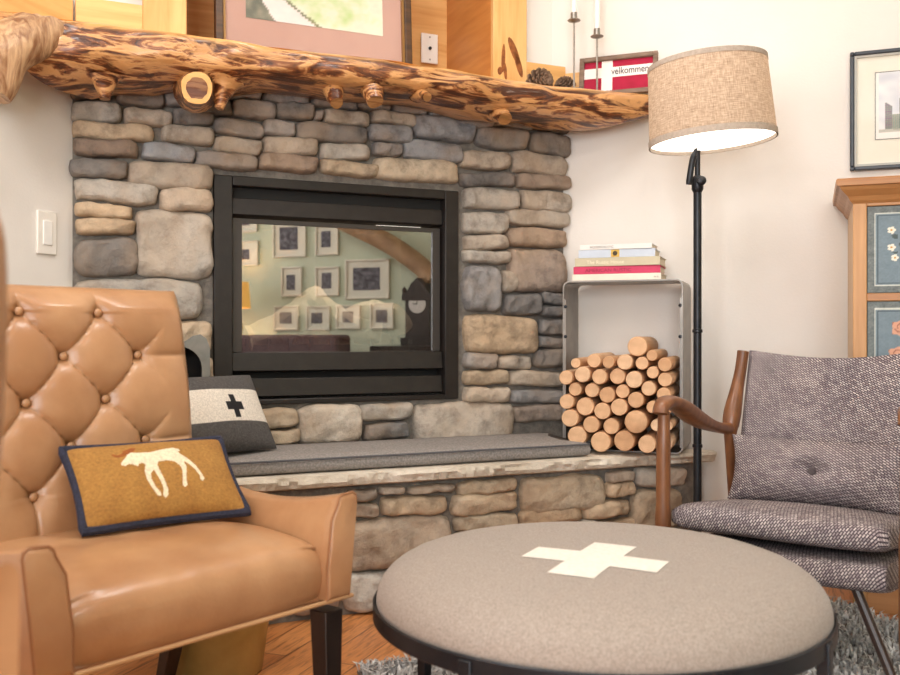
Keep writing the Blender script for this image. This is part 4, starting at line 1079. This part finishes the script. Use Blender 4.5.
for z, R_ in ((.0, SB), (SHH, ST)):
    m = MB(); m.lathe([(R_+.0012, z-.006 if z == 0 else z-.012), (R_+.0022, z-.006 if z == 0 else z-.012), (R_+.0018, z+.012 if z == 0 else z+.002), (R_-.002, z+.012 if z == 0 else z+.002), (R_-.002, z-.006 if z == 0 else z-.012)], 72, cap0=False, cap1=False); m.build('shade_trim', trimsh, sh, angle=40)
dm, _nt, _b, _o = newmat('lamp_diffuser'); _b.inputs['Base Color'].default_value = (1,1,1,1); _b.inputs['Emission Color'].default_value = lin((255,246,232)); _b.inputs['Emission Strength'].default_value = 2.6
m = MB(); m.lathe([(.012,.004),(SB-.003,.004),(SB-.003,.007),(.012,.007)], 60, cap0=False, cap1=False); m.build('diffuser', dm, sh)
m = MB(); m.lathe([(.0,.0),(.012,.005),(.014,.03),(.028,.065),(.030,.085),(.022,.108),(.0,.118)], 20); b = m.build('bulb', glow('bulb_glow', (255,226,180), 6), sh); b.location = (0,0,.06)
pl = bpy.data.lights.new('lamp_light', 'POINT'); pl.energy = 3.2; pl.color = (1,.86,.72); pl.shadow_soft_size = .06
lo = bpy.data.objects.new('lamp_light', pl); COL.objects.link(lo); lo.parent = sh; lo.location = (0, 0, .20)

# ------------------------------------------------------------------ etching and painted cupboard on the right wall
def etch(u, v):
    n = nz(u*60, v*60)*16
    bx = lambda a, b, c, d: a < u < b and c < v < d
    if v < .10 or u < .04 or u > .96: return (240,238,234)
    if bx(.13,.23,.14,.54) and v < .56 - abs(u-.13)*.8: return (150+n-30*((u*40)%1 < .3), 144+n-30*((v*30)%1 < .3), 138+n)
    if bx(.33,.43,.14,.60) or (abs(u-.38) < .04*(1-(v-.60)/.22) and .60 <= v < .80) or (abs(u-.38) < .006 and v < .88 and v > .76): return (128+n-26*((v*34)%1 < .3), 124+n, 122+n)
    if bx(.23,.33,.14,.36): return (168+n-36*((u*44)%1 < .35), 160+n, 150+n)
    if bx(.43,.86,.14,.46) and v < .46-.05*abs(math.sin(u*30)): return (152+n-34*((u*40)%1 < .35), 128+n*.8, 118+n*.8)
    if bx(.24,.95,.12,.2): return (170+n, 172+n, 160+n)
    if v < .14: return (196+n, 196+n, 188+n)
    return (222+nz(u*5, v*7)*22, 226+nz(u*5, v*7)*20, 232+nz(u*5, v*7)*14)
ta, ztp = rpx(850, 52.5, .02); _, zbt = rpx(851, 171, .02)
EW, EH = .36, ztp - zbt
et = picture('framed_cathedral_etching', EW, EH, .013, .022, M('slate_frame', (52,58,66), (64,70,78), ns=20, r=.4), M('cream_mat', (232,230,216), (238,236,224), ns=5, r=.9), (.076, EW-.076, .098, EH-.072), etch, 80, 110,
    'black framed etching of a church tower above the painted cupboard', 'picture', lip=M('silver_lip', (176,174,166), r=.4))
m = MB(); panel(m, .074, EW-.074, .096, EH-.070, [(.0755, EW-.0755, .0975, EH-.0715)], -.0105, -.0098); m.build('ruled_line', lampblk_m, et, smooth=False)
seton(et, CR, AR, ta, .003, zbt)

cbx = root('painted_cupboard', rpt(.936, 0.0, 0), AR, 'pine cupboard with blue-grey painted flower panels against the right wall', 'cupboard')
CW, CD, CH = .84, .40, 1.172
cpine_m = M('aged_pine', (178,126,76), (204,156,104), sc=(14,14,1.2), ns=2, det=5, r=.45, bs=.05, lo=.3, hi=.7, dist=.5)
cpineh_m = M('aged_pine_rail', (164,110,62), (192,140,88), sc=(1.2,14,14), ns=2, det=5, r=.42, lo=.3, hi=.7, dist=.5)
m = MB(); m.box(0, CW, -CD+.02, -.012, .08, CH); m.box(.02, CW-.02, -CD+.04, -.03, 0, .08); m.build('carcass', M('aged_pine_side', (206,170,130), (222,190,152), sc=(14,14,1.2), ns=2, r=.5), cbx, smooth=False, bevel=.002)
m = MB(); sx0 = .036
for a, b in ((0, sx0), (CW/2-.02, CW/2+.02), (CW-sx0, CW)): m.box(a, b, -CD, -CD+.02, .0, CH)
m.build('stile', cpine_m, cbx, smooth=False, bevel=.002)
m = MB(); zr = [(.0,.10),(.475,.505),(.883,.905),(1.152,CH)]
for a, b in ((sx0, CW/2-.02), (CW/2+.02, CW-sx0)):
    for c, d in zr: m = MB(); m.box(a, b, -CD, -CD+.02, c, d); m.build('rail', cpineh_m, cbx, smooth=False, bevel=.002)
m = MB(); rings = []
for z, o in ((CH-.012, 0), (CH-.004, .008), (CH+.008, .014), (CH+.024, .030), (CH+.034, .036), (CH+.036, .044), (CH+.052, .046), (CH+.056, .042)):
    rings.append([(-o, -CD-o, z), (CW+o, -CD-o, z), (CW+o, -.008, z), (-o, -.008, z)])
m.loft(rings); m.build('crown_moulding', cpineh_m, cbx, smooth=False)
def flower_panel(kind, W_, H_):
    rnd = random.Random(kind)
    if kind == 0: fl_ = [(.062,.82-.10,.011,0),(.095,.80-.10,.010,0),(.062,.60-.08,.011,0),(.070,.42-.02,.010,0),(.15,.70,.012,0),(.20,.62,.011,0),(.24,.74,.011,0),(.28,.52,.011,0),(.12,.50,.010,0)]
    else: fl_ = [(.085,.80,.026,1),(.075,.60,.024,1),(.17,.72,.026,1),(.25,.60,.024,1),(.16,.50,.022,1),(.05,.47,.006,0),(.075,.45,.006,0),(.10,.44,.006,0),(.25,.40,.007,0)]
    base = (.17, .18)
    def f(u, v):
        x, z = u*W_, v*H_; e = min(x, W_-x, z, H_-z); n = nz(x*60, z*60, kind)*10 + nz(x*200, z*200)*12
        if e < .018: return (110+n*1.5, 118+n*1.5, 118+n*1.4)
        if e < .0215: return (206+n, 210+n, 202+n)
        if .026 < e < .0275: return (66, 78, 84)
        for fx, fz, rr_, k in fl_:
            fz *= H_; d = math.hypot(x-fx, z-fz)
            if k == 0:
                a = math.atan2(z-fz, x-fx); 
                if d < rr_*.28: return (196,150,70)
                if d < rr_*(.72+.28*abs(math.cos(2.5*a))): return (228,226,212)
            elif d < rr_*(.88+.12*math.cos(5*math.atan2(z-fz, x-fx))):
                if math.sin(d*420 + math.atan2(z-fz, x-fx)*1.5) > .65: return (168,112,92)
                return (214,160,134)
        for fx, fz, rr_, k in fl_:
            fz *= H_; t = max(0, min(1, ((x-fx)*(base[0]-fx)+(z-fz)*(base[1]*H_-fz))/((base[0]-fx)**2+(base[1]*H_-fz)**2)))
            qx = fx+(base[0]-fx)*t + .012*math.sin(t*PI)*(1 if fx > .15 else -1); qz = fz+(base[1]*H_-fz)*t
            d = math.hypot(x-qx, z-qz)
            if d < .0018: return (62,74,76)
            if d < .0085*abs(math.sin(t*16)) and nz(x*50, z*50, 4) > .02: return (78,92,92)
        return (118+n*.6, 136+n*.6, 146+n*.6)
    return f
dk = 0
for a, b in ((sx0+.002, CW/2-.022), (CW/2+.022, CW-sx0-.002)):
    for c, d, kind in ((.907,1.150,0),(.507,.881,1),(.102,.473,1)):
        W_, H_ = b-a, d-c; m = MB(); f = flower_panel(kind, W_, H_)
        m.box(a, b, -CD+.003, -CD+.02, c, d, None, lin((110,118,118)))
        m.grid(lambda u, v: (a+W_*u, -CD+.0026, c+H_*v), 150 if a < .2 and c > .3 else 60, 140 if a < .2 and c > .3 else 60, None, lambda u, v: lin(f(u, v)))
        dk += 1; m.build('door_panel', art_mat('painted_panel'), cbx, smooth=False)

# ------------------------------------------------------------------ shag rug
S0, D0, S1, D1 = .58, .84, 2.02, 2.7
rg = root('shag_rug', P0, AF, 'grey shag rug under the ottoman and the lounge chair', 'rug')
m = MB(); m.box(S0, S1, -D1, -D0, .0005, .008); m.build('backing', rugbase_m, rg, smooth=False)
rnd = random.Random(11); m = MB(); vs, fs, cs = [], [], []
for k in range(27000):
    s = rnd.uniform(S0, S1); d = D0 + (D1-D0)*rnd.random()**1.15
    a = rnd.uniform(0, 2*PI); w = .0028; L = rnd.uniform(.018, .034); ln = rnd.uniform(.3, 1.0)
    cx, cy = math.cos(a), math.sin(a); g = .47 + .36*rnd.random() + .18*nz(s*9, d*9); col = (g*1.0, g*.985, g*.96, 1)
    b = len(vs); px_, py_ = -cy*w, cx*w
    e1 = (s + cx*L*ln*.35, -d + cy*L*ln*.35, .008 + L*.62); e2 = (s + cx*L*ln, -d + cy*L*ln, .008 + L*(1-.35*ln))
    vs += [(s-px_, -d-py_, .007), (s+px_, -d+py_, .007), (e1[0]+px_*1.2, e1[1]+py_*1.2, e1[2]), (e1[0]-px_*1.2, e1[1]-py_*1.2, e1[2]), e2]
    fs += [(b, b+1, b+2, b+3), (b+3, b+2, b+4)]; cs += [col]*5
m.add(vs, fs, None, cs); pl_ = m.build('pile', pile_m, rg, smooth=False); pl_['kind'] = 'stuff'
# ------------------------------------------------------------------ the far side of the room, seen only as a mirror image in the fire glass
def gz(x, y): return gpx(230 + x/4.09, 210 + y/4.09)
def photo(rnd):
    def f(u, v):
        n = nz(u*5 + rnd*7, v*6, rnd)*60 + nz(u*14, v*14, rnd)*30
        return (96+n, 96+n, 104+n)
    return f
pf_m = M('cream_frame', (226,222,204), (236,232,216), ns=9, r=.5); pm_m = M('pale_mat', (232,232,216), r=.9)
GP = [((185,40,322,190),(212,70,287,160),'white framed photograph in the upper row, mirrored left of centre in the fire glass'),
 ((360,60,455,182),(383,85,422,150),'white framed photograph in the upper row, mirrored at the centre of the fire glass'),
 ((50,125,125,226),(50,160,88,200),'white framed photograph mirrored at the left edge of the fire glass above the lit lamp'),
 ((40,20,122,88),(50,30,90,60),'white framed photograph mirrored at the top left corner of the fire glass'),
 ((220,232,305,353),(240,264,276,326),'small white framed photograph in the middle row, mirrored left of centre in the fire glass'),
 ((360,232,458,350),(385,256,425,320),'white framed photograph in the middle row, mirrored at the centre of the fire glass'),
 ((483,203,665,362),(514,236,625,326),'largest white framed photograph, mirrored right of centre in the fire glass'),
 ((190,392,290,492),(212,418,262,464),'white framed photograph, leftmost of the lower row mirrored in the fire glass'),
 ((322,392,420,492),(342,420,388,464),'white framed photograph, second of the lower row mirrored in the fire glass'),
 ((445,388,545,486),(470,415,515,460),'white framed photograph, third of the lower row mirrored in the fire glass'),
 ((585,380,682,486),(608,408,655,460),'white framed photograph, rightmost of the lower row mirrored in the fire glass')]
for i, (R, I, lb) in enumerate(GP):
    a, z1 = gz(R[0], R[1]); b, z0 = gz(R[2], R[3]); c, y1 = gz(I[0], I[1]); d, y0 = gz(I[2], I[3])
    x0, x1 = min(a, b), max(a, b); u0, u1 = min(c, d), max(c, d)
    p = picture('gallery_photograph', x1-x0, z1-z0, .016, .022, pf_m, pm_m, (u0-x0, u1-x0, y0-z0, y1-z0), photo(i+1), 24, 24, lb, 'picture', 'photographs on the gallery wall', glass_on=False)
    seton(p, G0, AG, x0, .003, z0)
GW = G0
def gpt(x, d, h): return G0 + (-L1)*x + (-R1)*d + Vector((0, 0, h))
# console with a lit table lamp
xa, zt = gz(98, 300); _, zb = gz(98, 405)
tl = root('table_lamp', gpt(xa, .24, 0), AG, 'table lamp with a yellow glowing shade, mirrored at the left edge of the fire glass', 'table lamp')
_m2 = newmat('amber_shade'); _m2[2].inputs['Base Color'].default_value = lin((226,176,96)); _m2[2].inputs['Emission Color'].default_value = lin((236,176,84)); _m2[2].inputs['Emission Strength'].default_value = 1.3
TB = .72
m = MB(); m.lathe([(.115,zb),(.10,zt)], 40, cap0=False, cap1=False); m.build('lamp_shade', _m2[0], tl)
m = MB(); m.lathe([(0,TB),(.07,TB),(.07,TB+.015),(.02,TB+.03),(.05,TB+.10),(.055,TB+.16),(.02,TB+.24),(.012,zb+.06),(0,zb+.06)], 28); m.build('base', brass_m, tl)
q = bpy.data.lights.new('table_lamp_light', 'POINT'); q.energy = 9; q.color = (1,.78,.5); q.shadow_soft_size = .05; qo = bpy.data.objects.new('table_lamp_light', q); COL.objects.link(qo); qo.parent = tl; qo.location = (0,0,(zt+zb)/2)
ct = root('console_table', gpt(xa, .24, 0), AG, 'dark console table carrying the yellow table lamp', 'table')
m = MB(); m.box(-.28, .28, -.2, .2, TB-.03, TB-.001); m.build('table_top', legdk_m, ct, smooth=False, bevel=.003)
for sx in (-.25, .25):
    for sy in (-.17, .17):
        m = MB(); m.box(sx-.02, sx+.02, sy-.02, sy+.02, 0, TB-.03); m.build('leg', legdk_m, ct, smooth=False)
# clock on a stand
xc, zc = gz(826, 388); xl, ztp2 = gz(725, 300); xr2, zbt2 = gz(835, 560)
ck = root('ornate_clock', gpt(xc, .16, 0), AG, 'dark carved clock with a pale dial, mirrored at the right of the fire glass', 'clock')
hw = abs(xl-xr2)/2*1.05; ckm = M('carved_ebony', (40,34,32), (58,50,46), ns=30, r=.5)
z0c = zbt2 + .01
m = MB(); m.box(-hw*1.1, hw*1.1, -.10, .10, z0c, z0c+.06); m.box(-hw*.85, hw*.85, -.08, .08, z0c+.06, ztp2-.14)
m.prism([(-hw*1.05, ztp2-.14), (hw*1.05, ztp2-.14), (hw*1.05, ztp2-.10), (hw*.7, ztp2-.07), (hw*.4, ztp2-.01), (.03, ztp2+.0), (0, ztp2+.03), (-.03, ztp2), (-hw*.4, ztp2-.01), (-hw*.7, ztp2-.07), (-hw*1.05, ztp2-.10)], -.09, .09)
m.build('case', ckm, ck, smooth=False, bevel=.004)
for sx in (-hw*1.0, hw*1.0):
    m = MB(); m.lathe([(.0,ztp2-.11),(.022,ztp2-.10),(.014,ztp2-.08),(.02,ztp2-.06),(.0,ztp2-.03)], 14); m.v = [(a+sx, b-.05, c) for a, b, c in m.v]; m.build('finial', ckm, ck)
m = MB(); m.lathe([(0,0),(.068,0),(.068,.004),(0,.004)], 32, Matrix.Translation((0,-.081,zc)) @ Matrix.Rotation(PI/2, 4, 'X')); m.build('dial', M('clock_dial', (214,212,206), r=.5), ck, angle=40)
m = MB(); m.box(-.003, .003, -.0875, -.0855, zc, zc+.05); m.box(0, .034, -.0875, -.0855, zc-.003, zc+.003); m.build('hand', blackdk_m, ck, smooth=False)
cs_ = root('clock_cabinet', gpt(xc, .18, 0), AG, 'dark low cabinet carrying the carved clock', 'cabinet')
m = MB(); m.box(-.34, .34, -.16, .16, .06, z0c-.001); m.box(-.31, .31, -.13, .13, 0, .06); m.build('body', legdk_m, cs_, smooth=False, bevel=.003)
for s_ in (-1, 1):
    m = MB(); m.box(s_*.165-.15, s_*.165+.15, -.172, -.16, .09, z0c-.04); d_ = m.build('door', ckm, cs_, smooth=False, bevel=.003)
    m = MB(); m.lathe([(0,0),(.01,.002),(.012,.012),(0,.018)], 12, Matrix.Translation((s_*.05,-.172,.45)) @ Matrix.Rotation(PI/2, 4, 'X')); m.build('knob', brass_m, d_)
# sofa in front of the gallery wall
xsa, zs_ = gz(130, 528); xsb, _ = gz(640, 528)
sx0, sx1 = min(xsa, xsb)+.02, max(xsa, xsb)-.02
sf = root('plum_sofa', gpt((sx0+sx1)/2, .96, 0), AG, 'dark plum sofa along the gallery wall, mirrored low in the fire glass', 'sofa')
pm2 = M('plum_velvet', (86,66,68), (104,82,84), ns=60, r=.9); hw = (sx1-sx0)/2
def slabp(nm, *b): m = MB(); m.box(*b); return m.build(nm, pm2, sf, smooth=True, bevel=.03, segs=4)
slabp('backrest', -hw, hw, .22, .44, .12, .80); slabp('arm', -hw, -hw+.14, -.40, .22, .12, .60); slabp('arm', hw-.14, hw, -.40, .22, .12, .60); slabp('seat', -hw+.14, hw-.14, -.40, .22, .12, .44)
for s_ in (-1, 1):
    for y_ in (-.36, .40):
        m = MB(); m.box(s_*(hw-.06)-.025, s_*(hw-.06)+.025, y_-.025, y_+.025, 0, .125); m.build('foot', legdk_m, sf, smooth=False)
# curved log brace in the corner
A_ = [gz(540, 70), gz(640, 118), gz(720, 165), gz(815, 235), gz(860, 290)]
bm_ = MB(); bm_.tube(catmull([tuple(gpt(x, .10, z)) for x, z in [(A_[0][0]+.12, A_[0][1]+.06)] + A_], 6), .075, 16)
br = bm_.build('trim_11', M('peeled_log_brace', (150,118,84), (180,146,108), ns=9, r=.5)); br['kind'] = 'structure'; br['label'] = 'curved peeled log brace on the gallery wall'; br['category'] = 'room'

# ------------------------------------------------------------------ light
def area(name, loc, rot, sx, sy, e, col):
    l = bpy.data.lights.new(name, 'AREA'); l.shape = 'RECTANGLE'; l.size = sx; l.size_y = sy; l.energy = e; l.color = col
    o = bpy.data.objects.new(name, l); COL.objects.link(o); o.location = loc; o.rotation_euler = rot; return o
for k, (a, b, c, d) in enumerate(wins):     # daylight entering at the two windows
    p = BR0 + Vector((math.cos(AB), math.sin(AB), 0))*((a+b)/2) + Vector((0, 0, (c+d)/2)) + L1*(-.06)
    area('window_daylight', p, (PI/2, 0, AB + PI), b-a-.1, d-c-.1, 100, (.93,.97,1.0))
# recessed ceiling lights
dl_m = glow('downlight_glow', (255,240,216), 9)
DLN = [('nearest the fireplace on the left', -.75, 1.5), ('nearest the fireplace on the right', .2, 2.15), ('over the middle of the room on the left', -.7, .0), ('over the middle of the room on the right', 1.0, .1)]
for nm, x, y in DLN:
    r = root('ceiling_downlight', (x, y, CEIL), 0, 'round recessed ceiling light ' + nm, 'ceiling light', 'recessed ceiling lights')
    m = MB(); m.lathe([(.085,-.001),(.085,-.006),(.065,-.008),(.065,-.001)], 32, cap0=False, cap1=False); m.build('trim_ring', trim_m, r, angle=40)
    m = MB(); m.lathe([(0,-.003),(.064,-.003),(.064,-.002),(0,-.002)], 28); m.build('lens', dl_m, r)
    l = bpy.data.lights.new('downlight', 'AREA'); l.shape = 'DISK'; l.size = .5; l.energy = 17; l.color = (1,.975,.94)
    o = bpy.data.objects.new('downlight', l); COL.objects.link(o); o.parent = r; o.location = (0, 0, -.02)
w = bpy.data.worlds.new('World'); SC.world = w; w.use_nodes = True
bg = w.node_tree.nodes['Background']; bg.inputs[0].default_value = (.80,.88,1,1); bg.inputs[1].default_value = 1.0

# ------------------------------------------------------------------ camera
cam = bpy.data.cameras.new('Camera'); co = bpy.data.objects.new('Camera', cam); COL.objects.link(co); SC.camera = co
co.location = (0, 0, CAM_H); co.rotation_euler = (PI/2, 0, 0)
cam.sensor_width = 36; cam.lens = 36*F/900; cam.clip_start = .02
cam.dof.use_dof = True; cam.dof.focus_distance = 2.75; cam.dof.aperture_fstop = 4.5
vs_ = SC.view_settings; SC.display_settings.display_device = 'sRGB'
vs_.view_transform = 'Standard'; vs_.look = 'None'; vs_.gamma = 1; vs_.use_curve_mapping = False; vs_.exposure = -0.31
SC.cycles.max_bounces = 10; SC.cycles.diffuse_bounces = 5; SC.cycles.transparent_max_bounces = 12
SC.cycles.sample_clamp_indirect = 6; SC.cycles.use_denoising = True
